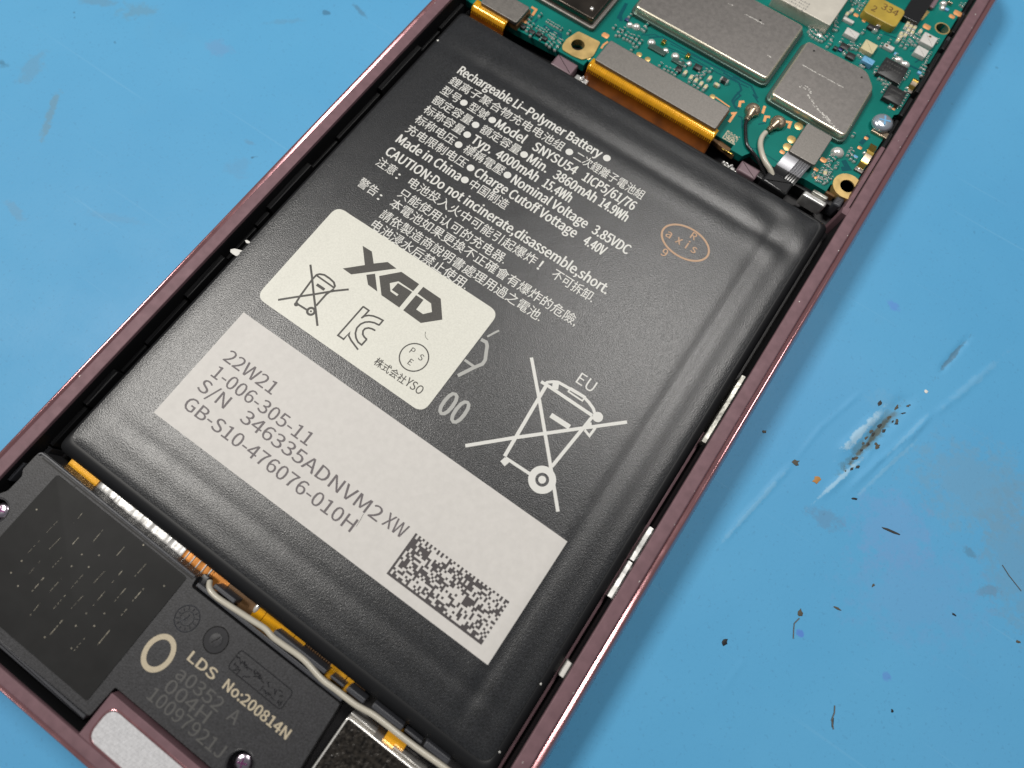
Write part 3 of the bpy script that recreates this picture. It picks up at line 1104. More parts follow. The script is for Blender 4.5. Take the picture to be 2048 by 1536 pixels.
pc = (-11.31, -4.00)
dstroke(mb, circle(pc, 1.72, 48), 0.15, h, True)
for s, pt in (('P', (-12.18, -3.82)), ('S', (-10.88, -3.88)), ('E', (-11.50, -5.07))):
    put_text(mb, s, pt[0], pt[1] - 0.02, None, 1.05, fz(h), 0.005)
build(mb, 'circle_mark', 'ink_black', stick, 0)
mb = MB()
put_text(mb, '株式会社', -14.75, -7.35, -10.35, 1.18, fz(h), 0.012)
put_text(mb, 'YSO', -10.25, -7.3, -8.0, 1.45, fz(h), 0.008)
build(mb, 'printed_line', 'ink_black', stick, 0)

# battery lead: grey ribbon with plate, bending down to a black fold
pl = rect2((11.81, 48.07), (15.70, 53.64))
PX0, PX1 = pl[0][0], pl[1][0]
PY0, PY1 = pl[0][1], pl[2][1]
mb = MB().prism(rounded(pl, 0.35), 6.35, 7.1, 0.08)
build(mb, 'connector_plate', 'steel_brushed', bat)
mb = MB()
path = [(PY0 + 0.35, 6.75), (PY0 - 0.4, 6.72), (PY0 - 1.2, 6.62), (PY0 - 2.2, 6.36), (PY0 - 2.9, 6.05), (PY0 - 3.6, 5.6)]
ra = (11.69, 45.54)
RX0, RX1 = PX0 - 0.05, PX1 - 0.55
GX = RX0 + (RX1 - RX0) * 0.56
cols = [RX0, RX0 + 0.1, GX]
k = GX
while k < RX1 - 0.12:
    cols += [k + 0.02, k + 0.10, k + 0.32]
    k += 0.34
cols.append(RX1)
prevrow = None
for j, (yy, zz) in enumerate(path):
    row = []
    for i, xx in enumerate(cols):
        dz = 0.0
        if xx > GX:
            ph = (xx - GX) % 0.34
            dz = -0.10 if 0.05 < ph < 0.15 else 0.02
        row.append(mb.ring([(xx - j * 0.10, yy)], zz + dz)[0])
    if prevrow:
        mb.use(0 if j < 4 else 1)
        for i in range(len(cols) - 1):
            mb.face((row[i], row[i + 1], prevrow[i + 1], prevrow[i]))
    prevrow = row
build(mb, 'lead_ribbon', ['ribbon_grey', 'cable_black'], bat, 30)
mb = MB().prism(rounded([(RX0 - 0.9, PY0 - 5.2), (RX1 - 0.4, PY0 - 5.4), (RX1 - 0.35, PY0 - 3.1), (RX0 - 0.55, PY0 - 3.0)], 0.2), 4.2, 6.05, 0.25)
build(mb, 'lead_fold', 'cable_black', bat)
mb = MB().prism(rounded([(PX0 - 3.3, 43.6), (PX0 - 0.7, 43.6), (PX0 - 0.7, 44.9), (PX0 - 3.3, 44.9)], 0.2), 3.6, 5.2, 0.2)
build(mb, 'lead_fold', 'cable_black', bat)
# white chips of dust on the pouch edge belong to nobody: loose flecks

# ------------------------------------------------------------------ circuit board
ZP = 5.8
pcb = thing('circuit_board', (-8, 70, 4.684), 'green circuit board with metal shields and tiny components above the battery', 'circuit board')
outline = [(-38.8, 44.2), (-30.0, 44.15), (-22.0, 44.55), (-18.6, 44.6), (-18.6, 45.6), (5.2, 45.6), (5.2, 44.75), (7.0, 44.75), (7.9, 46.3), (10.2, 45.6), (15.6, 46.6), (18.9, 46.6),
           (18.9, 48.0), (21.6, 48.4), (21.65, 60.5), (21.2, 61.0), (21.2, 63.4), (21.65, 63.9), (21.65, 71.2), (21.3, 71.8), (21.3, 74.2), (21.65, 74.8), (21.65, 98.4), (-38.8, 98.4)]
HOLES = [((20.62, 81.85), 0.95), ((-21.12, 46.97), 0.98), ((20.85, 48.90), 0.98)]
bo = ccw(outline)
# recess for the black module at the top
for c, r in HOLES:
    bo = keyhole(bo, circle(c, r, 24))
mb = MB().prism(bo, 4.684, ZP)
board = build(mb, 'board', 'board', pcb, 30)
for c, r in HOLES[:1]:
    mb = MB()
    oc = circle(c, r + 0.16, 28)
    ic = circle(c, r, 28)
    a = mb.ring(oc, ZP + 0.004)
    b = mb.ring(oc, ZP + 0.03)
    c_ = mb.ring(ic, ZP + 0.03)
    d_ = mb.ring(ic, 4.75)
    mb.bridge(a, b)
    mb.bridge(b, c_)
    mb.bridge(c_, d_)
    build(mb, 'hole_ring', 'gold', pcb)
# darker lanes where copper runs under the solder mask
mb = MB()
TR = [([(-19.57, 57.77), (-19.34, 56.31), (-19.09, 55.25), (-18.46, 54.46)], 0.5), ([(-14.82, 54.18), (-14.11, 54.53), (-13.26, 55.33), (-12.24, 55.39)], 0.18), ([(-13.70, 54.31), (-12.13, 55.65), (-8.18, 55.63), (-3.04, 55.68), (0.67, 55.89)], 0.22),
      ([(-10.65, 54.49), (-7.77, 54.91), (-2.57, 54.84), (2.28, 55.26)], 0.18), ([(-10.57, 55.24), (-6.13, 55.44), (-1.73, 55.63)], 0.14), ([(-10.00, 54.28), (-6.42, 54.37), (-4.74, 54.59)], 0.16), ([(-1.85, 55.38), (0.81, 55.17), (1.67, 54.31), (1.49, 53.02), (1.49, 51.88), (2.57, 51.06)], 0.28),
      ([(-0.43, 55.58), (2.51, 55.76), (3.67, 54.79), (4.25, 54.40)], 0.28), ([(1.36, 53.62), (2.03, 53.39), (1.78, 52.06), (2.03, 51.40), (3.04, 51.15)], 0.26), ([(3.34, 54.64), (4.63, 53.87)], 0.24),
      ([(6.36, 50.64), (7.18, 51.52)], 0.16), ([(3.38, 50.14), (3.96, 50.28), (4.83, 48.69)], 0.2), ([(19.29, 72.70), (20.27, 72.73), (21.86, 73.05)], 0.3), ([(-27.01, 47.04), (-25.98, 46.93), (-24.25, 47.17), (-23.79, 46.47)], 0.5),
      ([(-28.41, 46.70), (-28.44, 47.56)], 0.3), ([(-19.04, 54.57), (-19.28, 55.82), (-19.37, 57.01)], 0.5), ([(18.65, 52.44), (19.17, 52.02), (19.77, 51.65), (19.05, 51.00)], 0.7), ([(19.43, 56.25), (19.78, 58.16)], 0.6),
      ([(13.90, 75.69), (15.53, 76.01), (16.22, 76.17)], 0.2), ([(18.87, 75.85), (18.49, 75.04)], 0.25), ([(7.09, 46.52), (8.31, 47.01), (11.50, 46.78)], 0.1), ([(19.86, 73.63), (20.45, 75.11)], 0.2)]
zt = ZP + 0.004
for pts, w in TR:
    mb.stroke(pts, w, zt)
    zt += 0.0006
o = build(mb, 'copper_traces', 'trace', pcb, 0)
o['kind'] = 'stuff'


def pad(poly, m='copper_pad', z=ZP + 0.02, name='copper_pad', zt_=0.03):
    mb = MB().prism(poly, ZP + 0.002, z + zt_, 0.012, 2)
    return build(mb, name, m, pcb)


def lmark(pts, w=0.38):
    mb = MB().stroke(pts, w, ZP + 0.03)
    build(mb, 'copper_pad', 'copper_pad', pcb, 0)


lmark([(2.82, 51.55), (2.52, 52.40), (2.97, 52.79)])
lmark([(5.67, 53.86), (5.99, 52.54)])
lmark([(6.83, 51.48), (6.59, 52.34), (7.12, 52.66)])
lmark([(9.15, 53.21), (9.88, 53.57), (10.09, 52.54)])
lmark([(2.42, 49.92), (2.85, 50.31), (2.87, 48.50)])
lmark([(-18.03, 50.14), (-18.23, 49.30), (-18.16, 48.57)], 0.3)
lmark([(-30.38, 48.79), (-29.55, 48.79), (-29.40, 47.56)])
lmark([(-0.68, 51.02), (0.39, 50.91), (1.73, 50.76)], 0.2)
for p_, r_ in (((-18.90, 50.88), 0.52), ((11.19, 48.59), 0.36), ((18.60, 80.71), 0.55), ((20.89, 84.82), 0.42), ((21.35, 85.90), 0.6), ((9.07, 76.32), 0.36),
               ((10.48, 76.05), 0.28), ((19.60, 55.56), 0.3), ((19.66, 57.52), 0.28), ((16.39, 50.79), 0.45), ((16.23, 48.82), 0.32), ((16.82, 47.66), 0.24), ((20.72, 64.30), 0.24), ((-29.58, 46.01), 0.3)):
    pad(rounded(rect(p_[0] - r_, p_[0] + r_, p_[1] - r_ * 0.8, p_[1] + r_ * 0.8), r_ * 0.5))
for p_ in ((11.10, 53.69), (11.29, 51.15), (11.39, 49.73)):
    pad(circle(p_, 0.62, 20), 'gold', name='gold_pad')
pad(circle((-18.90, 46.24), 0.52, 20), 'gold', name='gold_pad')
for p_ in ((-13.20, 50.88), (-11.78, 50.91), (-1.07, 50.82)):
    pad(circle(p_, 0.42, 14), 'gold', name='gold_pad')
# small laser code
random.seed(5)
mb = MB()
c0, c1 = (3.36, 45.69), (5.30, 47.25)
n = 14
for i in range(n):
    for j in range(n):
        if i == 0 or j == 0 or random.random() < 0.5:
            u0 = c0[0] + (c1[0] - c0[0]) * i / n
            v0 = c0[1] + (c1[1] - c0[1]) * j / n
            mb.flat(rect(u0, u0 + (c1[0] - c0[0]) / n, v0, v0 + (c1[1] - c0[1]) / n), ZP + 0.012)
build(mb, 'laser_code', 'ink_beige', pcb, 0)
# screw lands
land = rounded([(-22.88, 45.58), (-22.99, 46.87), (-22.40, 49.04), (-18.77, 49.31), (-18.29, 46.59), (-19.21, 45.15), (-20.65, 44.92), (-22.46, 44.95)], 0.35)
hole = circle((-21.12, 46.97), 0.98, 24)
mb = MB().prism(keyhole(land, hole), 5.0, 5.98)
o = build(mb, 'screw_land', 'gold', pcb, 30)
lip = [(-22.77, 45.44), (-20.53, 45.30)]
mb = MB().box(lip[0][0], lip[1][0], lip[0][1] - 0.75, lip[0][1] - 0.1, 4.9, 5.35, 0.05, 0.06)
build(mb, 'screw_land', 'gold', pcb)
cc = (20.85, 48.90)
tear = [(cc[0] + 1.95 * math.cos(math.radians(a)), cc[1] + 1.95 * math.sin(math.radians(a))) for a in range(60, 271, 15)]
tr_ = [(22.32, 47.30), (22.34, 50.82)]
tear += [(tr_[0][0], tr_[0][1] - 0.1), (21.72, tr_[0][1] + 0.15), (21.72, cc[1] + 1.9)]
mb = MB().prism(keyhole(rounded(tear, 0.2), circle(cc, 0.98, 24)), 5.0, 5.98)
build(mb, 'screw_land', 'gold', pcb, 30)


def shield(lid_poly, zf_, zl, label, lidmat='steel', r=0.75, bev=0.26, grow=0.42, fence='fence', vents=()):
    body = rounded(lid_poly, r, 4)
    mb = MB().prism(offset(ccw(body), -grow), ZP + 0.002, zf_, 0.12)
    f_ = build(mb, 'shield_fence', fence, pcb)
    mb = MB().prism(body, zf_ - 0.05, zl, bev, 4, topk=1)
    l_ = build(mb, 'shield_can', ['steel_highlight', lidmat], pcb, 25)
    l_['label'] = label
    for v in vents:
        m2 = MB().flat(circle(v, 0.17, 12), zl + 0.004)
        build(m2, 'vent_hole', 'dark_hole', l_)
    return l_


s1 = rect2((-17.79, 56.59), (3.87, 68.23))
can1 = shield(s1, 6.35, 7.15, 'large scratched rectangular steel shield', vents=[(-1.82, 65.22)])
can2 = shield([(5.44, 54.77)] + [(17.01, 54.61), (16.76, 64.32), (14.75, 66.47), (5.39, 66.23)], 6.35, 7.15, 'square steel shield with one cut corner',
              vents=[(7.00, 65.03), (14.57, 64.92)])
# rubbed streaks on the shields
random.seed(9)


def streak(can, pts, w, z):
    mb = MB()
    P = [Vector(q) for q in pts]
    for i in range(len(P) - 1):
        n_ = max(2, int((P[i + 1] - P[i]).length / 0.16))
        for k in range(n_):
            q = P[i].lerp(P[i + 1], (k + random.random()) / n_) + Vector((random.gauss(0, w), random.gauss(0, w)))
            r_ = 0.05 + 0.09 * random.random()
            mb.prism(circle(q, r_ * 1.3, 5, r_ * 0.7, random.random() * 3), z + 0.001, z + 0.004 + 0.014 * random.random(), 0.003, 1)
    build(mb, 'scuff', 'scuff', can, 0)


streak(can2, [(8.23, 58.12), (9.12, 58.77), (9.87, 58.02)], 0.20, 7.15)
streak(can2, [(9.60, 57.83), (11.08, 56.83), (12.66, 56.08), (14.06, 55.69)], 0.10, 7.15)
streak(can2, [(12.53, 56.18), (14.96, 55.08), (15.82, 55.02)], 0.14, 7.15)
streak(can1, [(-4.16, 64.89), (-3.27, 64.93), (-2.11, 64.92), (-1.08, 64.90)], 0.03, 7.15)
streak(can1, [(1.87, 60.55), (2.56, 60.22)], 0.10, 7.15)
streak(can2, [(6.81, 61.85), (9.19, 61.78), (13.22, 61.79)], 0.02, 7.15)
streak(can1, [(-7.02, 65.25), (-6.28, 65.09)], 0.08, 7.15)

# stepped dark can at the board's left
ba = (-20.67, 50.18)
mb = MB().prism(rounded(rect(ba[0] - 16, ba[0], ba[1], ba[1] + 16), 0.5), ZP + 0.002, 6.4, 0.2)
o = build(mb, 'camera_bracket', 'steel_brushed', pcb, 30)
bb = (-21.17, 50.65)
mb = MB().prism(rounded(rect(bb[0] - 15.2, bb[0], bb[1], bb[1] + 15), 0.4), 6.36, 7.4, 0.22)
o2 = build(mb, 'dark_can', 'steel_dark', pcb, 30)
o2['label'] = 'dark mirror-like can on a silver flange'
mb = MB().dome((-22.36, 52.20), 7.402, 0.3, 0.3, 0.18, 14, 4)
build(mb, 'rivet', 'solder', o2)
# cream can
bc = (6.84, 70.06)
mb = MB().prism(rounded(rect(bc[0] - 9.2, bc[0], bc[1], bc[1] + 9.5), 0.15), ZP + 0.002, 7.5, 0.06)
o = build(mb, 'chip_package', 'nickel_can', pcb, 30)
o['label'] = 'tall cream metal package with faint engraving'
mb = MB()
random.seed(3)
ec = (2.88, 70.90)
for i in range(40):
    mb.flat(rect(ec[0] - 3 + 0.1 * (i % 9) * 3.3, ec[0] - 3 + 0.1 * (i % 9) * 3.3 + 0.2, ec[1] - 1 + (i // 9) * 0.55, ec[1] - 1 + (i // 9) * 0.55 + 0.3 * random.random() + 0.05), 7.503)
build(mb, 'engraving', 'etched', o, 0)
# black camera block with mauve boss beside it
bk = (14.54, 79.40)
bk2 = (17.28, 82.89)
mb = MB().prism(rounded([(bk[0], bk[1]), (bk2[0], bk[1]), (bk2[0], bk[1] + 9), (bk[0], bk[1] + 9)], 0.2), ZP + 0.002, 6.6, 0.1)
build(mb, 'black_module', 'cable_black', pcb)
q_ = (17.25, 84.52)
mb = MB().box(q_[0] - 0.7, q_[0] + 0.7, q_[1] - 0.6, q_[1] + 2, ZP + 0.002, 6.3, 0.2, 0.1)
build(mb, 'module_boss', 'pink_foam', pcb)
q_ = [(17.31, 81.44), (17.55, 83.62)]
mb = MB().stroke([(q_[0][0], q_[0][1]), (q_[1][0], q_[1][1])], 0.5, ZP + 0.03)
build(mb, 'gold_pad', 'gold', pcb, 0)


def comp(p, q, h, m, name, bev=0.06, r=0.06, z0=ZP + 0.002, parent=None):
    mb = MB().prism(rounded(rect2(p, q), r, 3), z0, z0 + h, bev, 2)
    return build(mb, name, m, parent or pcb, 35)


t_ = comp((9.49, 76.21), (14.78, 80.07), 1.1, 'tantalum', 'tantalum_capacitor', 0.12, 0.7)
t_['label'] = 'mustard yellow moulded capacitor marked with digits'
mb = MB()
q_ = (10.89, 77.26)
put_text(mb, '2', q_[0] - 0.5, q_[1] - 0.2, None, 1.5, lambda x, y: ZP + 1.108, 0.01)
q_ = (11.86, 78.44)
put_text(mb, '334', q_[0] - 0.4, q_[1] - 0.2, None, 1.6, lambda x, y: ZP + 1.108, 0.01)
build(mb, 'printed_digits', 'kapton_brown', t_, 0)
comp((9.04, 71.61), (11.04, 72.88), 0.55, 'ceramic_white', 'filter_chip')
comp((12.22, 70.52), (14.14, 72.46), 0.6, 'ceramic_beige', 'filter_chip')
comp((13.26, 68.46), (14.97, 69.48), 0.75, 'ceramic_blue', 'inductor_chip')
w1 = comp((14.82, 73.08), (16.31, 73.80), 0.42, 'ceramic_white', 'filter_chip')
comp((7.77, 74.09), (9.40, 74.64), 0.4, 'ceramic_white', 'filter_chip')
w2 = comp((18.72, 76.91), (20.77, 78.93), 0.62, 'ceramic_white', 'filter_chip')
comp((18.88, 74.50), (20.60, 76.04), 0.62, 'ceramic_white', 'filter_chip')
for par, q_ in ((w2, (19.66, 78.50)), (w1, (15.17, 73.41))):
    mb = MB().flat(circle(q_, 0.2, 12), ZP + (0.628 if par is w2 else 0.426))
    build(mb, 'index_dot', 'kapton_brown', par, 0)
for p_, q_, lines in (((15.97, 67.88), (19.49, 71.19), 3), ((18.49, 64.54), (21.00, 67.18), 2)):
    ch_ = comp(p_, q_, 0.7, 'epoxy', 'chip', 0.05, 0.05)
    x0, x1 = sorted((p_[0], q_[0]))
    y0, y1 = sorted((p_[1], q_[1]))
    mb = MB()
    for k in range(lines):
        yy = y0 + (y1 - y0) * (k + 1) / (lines + 1)
        for i in range(7):
            xx = x0 + 0.4 + (x1 - x0 - 0.9) * i / 7
            mb.flat(rect(xx, xx + 0.09 + 0.1 * random.random(), yy, yy + 0.28), ZP + 0.706)
    build(mb, 'chip_print', 'epoxy_mark', ch_, 0)
    # row of leads beside the chip
    for i in range(7):
        yy = y0 + 0.2 + (y1 - y0 - 0.4) * i / 6
        mb = MB().dome((x1 + 0.12, yy), ZP + 0.002, 0.13, 0.08, 0.12, 8, 3)
        build(mb, 'chip_lead', 'solder', ch_)
for p_, s_ in (((10.24, 69.65), 1.0), ((11.72, 68.67), 1.0), ((-5.21, 53.68), 0.9), ((-7.24, 51.77), 0.75), ((-29.15, 44.87), 0.6), ((-27.57, 44.83), 0.65), ((-26.61, 45.11), 0.6), ((-25.51, 44.98), 0.6),
               ((9.29, 68.63), 0.5), ((11.80, 75.29), 0.8)):
    comp((p_[0] - s_ * 0.62, p_[1] - s_ * 0.5), (p_[0] + s_ * 0.62, p_[1] + s_ * 0.5), 0.42, 'epoxy', 'small_chip', 0.04, 0.04)
for p_ in ((9.97, 68.92), (16.96, 73.14), (19.73, 53.72), (-17.85, 55.01), (21.14, 72.11), (19.70, 85.38)):
    comp((p_[0] - 0.3, p_[1] - 0.22), (p_[0] + 0.3, p_[1] + 0.22), 0.25, 'ceramic_dark_blue' if p_[0] < 12 else 'ceramic_blue', 'small_diode', 0.03, 0.03)


# two-terminal chips: one mesh for each size, shared by all copies
def two_terminal(w, l, h, body):
    mb = MB().use(0)
    mb.box(-w * 0.47, w * 0.47, -l * 0.30, l * 0.30, 0, h * 0.94, 0, h * 0.12)
    mb.use(1)
    for s in (-1, 1):
        mb.prism(rounded(rect(-w / 2, w / 2, s * l * 0.5, s * l * 0.22), w * 0.2, 2), 0, h, h * 0.38, 3)
    o = build(mb, 'chip_capacitor', [body, 'solder'], pcb, 50)
    return o


KIND = {'s': two_terminal(0.42, 0.80, 0.36, 'board'), 'm': two_terminal(0.50, 0.92, 0.45, 'ceramic_beige'), 'l': two_terminal(0.70, 1.25, 0.6, 'epoxy'),
        't': two_terminal(0.32, 0.56, 0.28, 'board')}
first = {k: True for k in KIND}


def chips(kind, pts, rot=0.0, jit=0.04):
    for p_ in pts:
        x, y = p_[0] + random.uniform(-jit, jit), p_[1] + random.uniform(-jit, jit)
        o = KIND[kind]
        if first[kind]:
            first[kind] = False
            o.location = (Vector((x, y, ZP + 0.003)) - ORIGIN[pcb.name]) * S
            o.rotation_euler = (0, 0, rot)
        else:
            copy_at(o, x, y, ZP + 0.003, rot, pcb)


random.seed(21)
chips('s', [(-18.56, 52.76), (-17.68, 52.62), (-17.29, 53.18), (-16.51, 52.79), (-15.92, 52.79), (-15.45, 52.88), (-14.87, 53.14), (-17.61, 51.88), (-17.12, 52.16), (-16.45, 52.05), (-15.93, 52.17), (-15.34, 52.18), (-14.80, 52.15), (-14.14, 51.94), (-14.11, 52.75), (-17.83, 55.78), (-15.00, 55.85), (-14.74, 54.98), (-15.07, 55.09)])
chips('s', [(-14.49, 51.00), (-9.82, 51.06), (-8.93, 50.87), (-8.34, 50.97), (-7.75, 51.07), (-7.19, 50.98), (-7.74, 53.35), (-6.86, 53.07), (-4.16, 53.06), (-3.93, 53.56), (-3.53, 54.44), (-4.04, 53.98)])
chips('m', [(-6.20, 51.76), (-2.90, 53.03)])
chips('m', [(-5.12, 51.56), (-4.27, 51.52), (-3.42, 51.49), (-2.62, 51.42)], 0.0)
chips('s', [(-4.93, 51.07), (-4.08, 51.03), (-3.43, 51.02), (-2.62, 51.04), (-4.97, 51.79), (-4.61, 52.72), (-4.04, 52.64)])
chips('l', [(-1.02, 53.89)], math.pi / 2)
chips('m', [(-1.57, 52.69)], math.pi / 2)
chips('s', [(-28.44, 48.14), (-29.30, 46.79), (-29.03, 46.11), (-28.47, 45.38), (-28.31, 45.94), (-28.41, 44.90), (-27.45, 44.49), (-23.36, 48.05), (-23.34, 45.98), (-23.31, 45.23), (-23.28, 44.48), (-24.13, 44.45), (-24.10, 44.91), (-24.71, 44.62), (-24.68, 45.17)])
chips('t', [(-27.06, 47.92), (-26.72, 47.92), (-26.37, 47.91), (-26.03, 47.90), (-25.69, 47.89), (-25.34, 47.89), (-25.00, 47.88), (-24.57, 47.85), (-26.79, 46.11), (-26.37, 46.08), (-25.46, 46.14), (-25.08, 46.07), (-24.70, 46.01), (-24.41, 45.97), (-26.26, 45.72), (-25.99, 44.71)])
chips('l', [(12.62, 75.42)])
chips('m', [(12.71, 76.06), (16.03, 79.33), (16.03, 78.62), (16.57, 78.84), (16.58, 77.96), (17.21, 78.96), (17.28, 77.95), (16.01, 76.73), (16.17, 76.23), (16.13, 75.50), (16.61, 76.92), (18.11, 78.91), (8.18, 76.29), (7.87, 75.34)])
chips('s', [(13.64, 74.48), (15.18, 74.57), (14.52, 73.28), (16.87, 75.82), (17.52, 77.01), (17.83, 76.89), (16.92, 75.16), (17.66, 75.88), (17.62, 75.14), (17.91, 77.83), (18.41, 77.85), (18.55, 76.54), (16.98, 72.42), (17.10, 72.85), (11.31, 73.90), (11.95, 71.12), (11.36, 70.50), (11.03, 70.79), (11.87, 70.62), (13.63, 68.39), (14.03, 68.34), (12.56, 69.83), (12.99, 69.72), (15.71, 68.99), (15.83, 68.48), (16.76, 67.82), (17.29, 67.87), (17.76, 67.79), (18.20, 67.62), (17.66, 67.47), (18.39, 68.01), (20.99, 73.31), (21.42, 73.30), (21.52, 72.52), (21.55, 72.03), (20.85, 67.99), (20.07, 64.37), (20.29, 64.29)])
chips('t', [(21.14, 73.94), (21.11, 74.43), (21.07, 74.93), (21.04, 75.42), (21.01, 75.92), (21.08, 76.32), (20.97, 78.86), (20.99, 79.23), (18.16, 66.00), (18.21, 66.54), (18.22, 67.05), (19.85, 69.93), (19.87, 70.45), (19.91, 70.90), (19.90, 71.32), (21.32, 65.36), (21.28, 65.99), (21.29, 66.49), (21.28, 67.06), (21.32, 67.50), (21.01, 87.57), (21.42, 87.50), (21.49, 87.93), (7.76, 78.23), (8.63, 78.32), (9.07, 78.47), (9.16, 79.09)])
chips('s', [(5.16, 69.60), (5.59, 69.39), (5.24, 68.95), (5.66, 68.74), (6.21, 68.79), (6.67, 68.78), (7.10, 68.92), (7.25, 69.39), (7.28, 70.11), (6.72, 70.58), (6.08, 70.46), (5.55, 70.24), (8.09, 70.01), (8.29, 69.10), (8.20, 68.51), (10.62, 69.00), (10.84, 68.82), (11.21, 70.39), (10.71, 70.64), (9.40, 70.46), (7.41, 72.70), (7.54, 71.90), (7.89, 71.98), (13.82, 68.36), (14.06, 68.37)])
chips('t', [(2.24, 70.64), (2.75, 70.66), (3.29, 70.62), (3.83, 70.57), (4.34, 70.59), (4.88, 70.55), (3.80, 70.37), (4.44, 70.13)])
chips('s', [(16.93, 52.44), (16.85, 51.44), (17.30, 51.36), (17.50, 51.91), (18.68, 53.98), (19.08, 54.01), (18.79, 53.53), (19.40, 53.23), (19.86, 53.16), (18.21, 51.10), (18.28, 50.75), (17.97, 56.74), (17.17, 50.47), (17.31, 50.71), (18.63, 54.29)])
chips('s', [(16.89, 49.67), (16.92, 49.09), (16.91, 48.69), (16.93, 48.25), (17.42, 49.66), (17.97, 49.59), (18.02, 49.17), (17.45, 48.23), (17.92, 48.24), (17.99, 48.82), (17.41, 49.05), (18.01, 48.57), (18.25, 48.09), (18.12, 47.73)])
chips('t', [(16.23, 48.20), (16.40, 47.66), (17.06, 47.36), (17.34, 47.43), (17.61, 47.50), (18.06, 47.43), (17.09, 47.51), (16.17, 47.89)])
chips('m', [(17.47, 48.81)], 0.4)
for c0_, n_, sx_, sy_ in (((17.06, 77.20), 16, 1.3, 1.5), ((6.03, 69.54), 14, 1.4, 0.7), ((17.85, 49.11), 12, 0.9, 1.0), ((17.54, 67.72), 8, 0.9, 0.5), ((-25.54, 46.26), 12, 2.0, 0.5), ((8.15, 77.96), 9, 1.0, 0.7), ((6.96, 73.62), 6, 0.4, 1.0)):
    chips('t', [(c0_[0] + random.uniform(-sx_, sx_), c0_[1] + random.uniform(-sy_, sy_)) for _ in range(n_)])
# domed solder joints
for p_, rx, ry, h in (((-16.99, 54.45), 0.52, 0.45, 0.5), ((-16.03, 54.72), 0.62, 0.52, 0.55), ((-12.83, 53.70), 0.62, 0.55, 0.45), ((-10.45, 53.66), 0.5, 0.42, 0.4), ((-8.83, 53.66), 0.62, 0.55, 0.45), ((-6.56, 53.65), 0.42, 0.4, 0.4),
                      ((17.70, 72.41), 0.72, 0.52, 0.5), ((18.81, 72.29), 0.72, 0.5, 0.5), ((17.42, 52.85), 0.92, 0.82, 0.75), ((18.86, 86.09), 0.55, 0.45, 0.5), ((19.09, 85.26), 0.45, 0.38, 0.4),
                      ((6.38, 69.36), 0.62, 0.42, 0.4), ((20.95, 52.27), 0.35, 0.3, 0.3), ((20.50, 55.10), 0.26, 0.24, 0.3), ((20.83, 68.63), 0.28, 0.24, 0.3), ((21.39, 70.38), 0.4, 0.36, 0.4)):
    mb = MB().dome(p_, ZP + 0.002, rx, ry, h, 16, 5, 0.8)
    build(mb, 'solder_joint', 'solder', pcb)
for p_ in ((-11.40, 54.64), (-7.36, 54.63)):
    comp((p_[0] - 0.3, p_[1] - 0.35), (p_[0] + 0.3, p_[1] + 0.35), 0.5, 'gold_bright', 'gold_terminal', 0.12, 0.1)
for p_, q_ in (((-12.84, 52.78), (-10.12, 53.26)), ((-8.93, 52.78), (-7.07, 53.14))):
    comp((p_[0], min(p_[1], q_[1]) - 0.2), (q_[0], max(p_[1], q_[1]) + 0.3), 0.28, 'fence', 'glass_package', 0.06, 0.08)
comp((19.12, 86.66), (19.94, 86.53), 0.5, 'tan_metal', 'small_chip')
# sprung contacts
for p0, p1, w in (((21.32, 52.12), (20.73, 57.17), 0.95), ((21.14, 68.30), (21.19, 70.76), 0.8)):
    mb = MB()
    sx = (p0[0] + p1[0]) / 2
    y0, y1 = sorted((p0[1], p1[1]))
    Ln = y1 - y0
    prof_ = [(0.0, ZP + 0.03), (0.08, ZP + 0.12), (0.14, ZP + 0.42), (0.24, ZP + 0.66), (0.50, ZP + 0.72), (0.60, ZP + 0.78), (0.66, ZP + 0.35), (0.70, ZP + 0.30), (0.76, ZP + 0.62), (0.80, ZP + 0.60), (0.86, ZP + 0.2), (1.0, ZP + 0.05)]
    rows = []
    for t, z in prof_:
        rows.append(mb.ring([(sx - w / 2, y0 + Ln * t), (sx + w / 2, y0 + Ln * t), (sx + w / 2, y0 + Ln * t + 0.02), (sx - w / 2, y0 + Ln * t + 0.02)], z))
    for a, b in zip(rows, rows[1:]):
        mb.use(0 if len(mb.f) % 3 else 1)
        mb.face((a[0], a[1], b[1], b[0]))
    build(mb, 'spring_contact', ['gold_bright', 'tan_metal'], pcb, 30)
    mb = MB().box(sx - w * 0.62, sx + w * 0.62, y0 - 0.35, y0 + 0.25, ZP + 0.002, ZP + 0.28, 0.05, 0.05)
    build(mb, 'contact_foot', 'steel_brushed', pcb)
# side contact block at the board's lower corner
q_ = [(16.32, 44.75), (19.44, 45.08)]
mb = MB().box(q_[0][0] + 0.2, q_[1][0] + 0.4, q_[0][1] - 0.55, q_[0][1] + 0.35, 4.0, 5.9, 0.3, 0.2)
build(mb, 'side_contact', 'foil', pcb)
mb = MB().box(q_[0][0] + 1.0, q_[1][0] + 0.1, q_[0][1] + 0.352, q_[0][1] + 0.95, 4.2, 6.2, 0.2, 0.15)
build(mb, 'side_contact', 'foil_dull', pcb)
q2 = [(16.93, 46.74), (20.17, 46.87)]
mb = MB().prism([(q2[0][0] - 0.5, q2[0][1] - 0.1), (q2[1][0], q2[1][1] - 0.25), (q2[1][0], q2[1][1] + 0.1), (q2[0][0] - 0.5, q2[0][1] + 0.35)], 4.7, 5.62, 0.03)
build(mb, 'board_edge', 'kapton_brown', pcb)
q3 = [(20.88, 46.52), (20.75, 47.20)]
mb = MB().prism(rounded(rect(q3[0][0] - 0.4, q3[0][0] + 0.7, q3[0][1] - 0.9, q3[0][1] + 0.8), 0.3), 3.3, 5.7, 0.25)
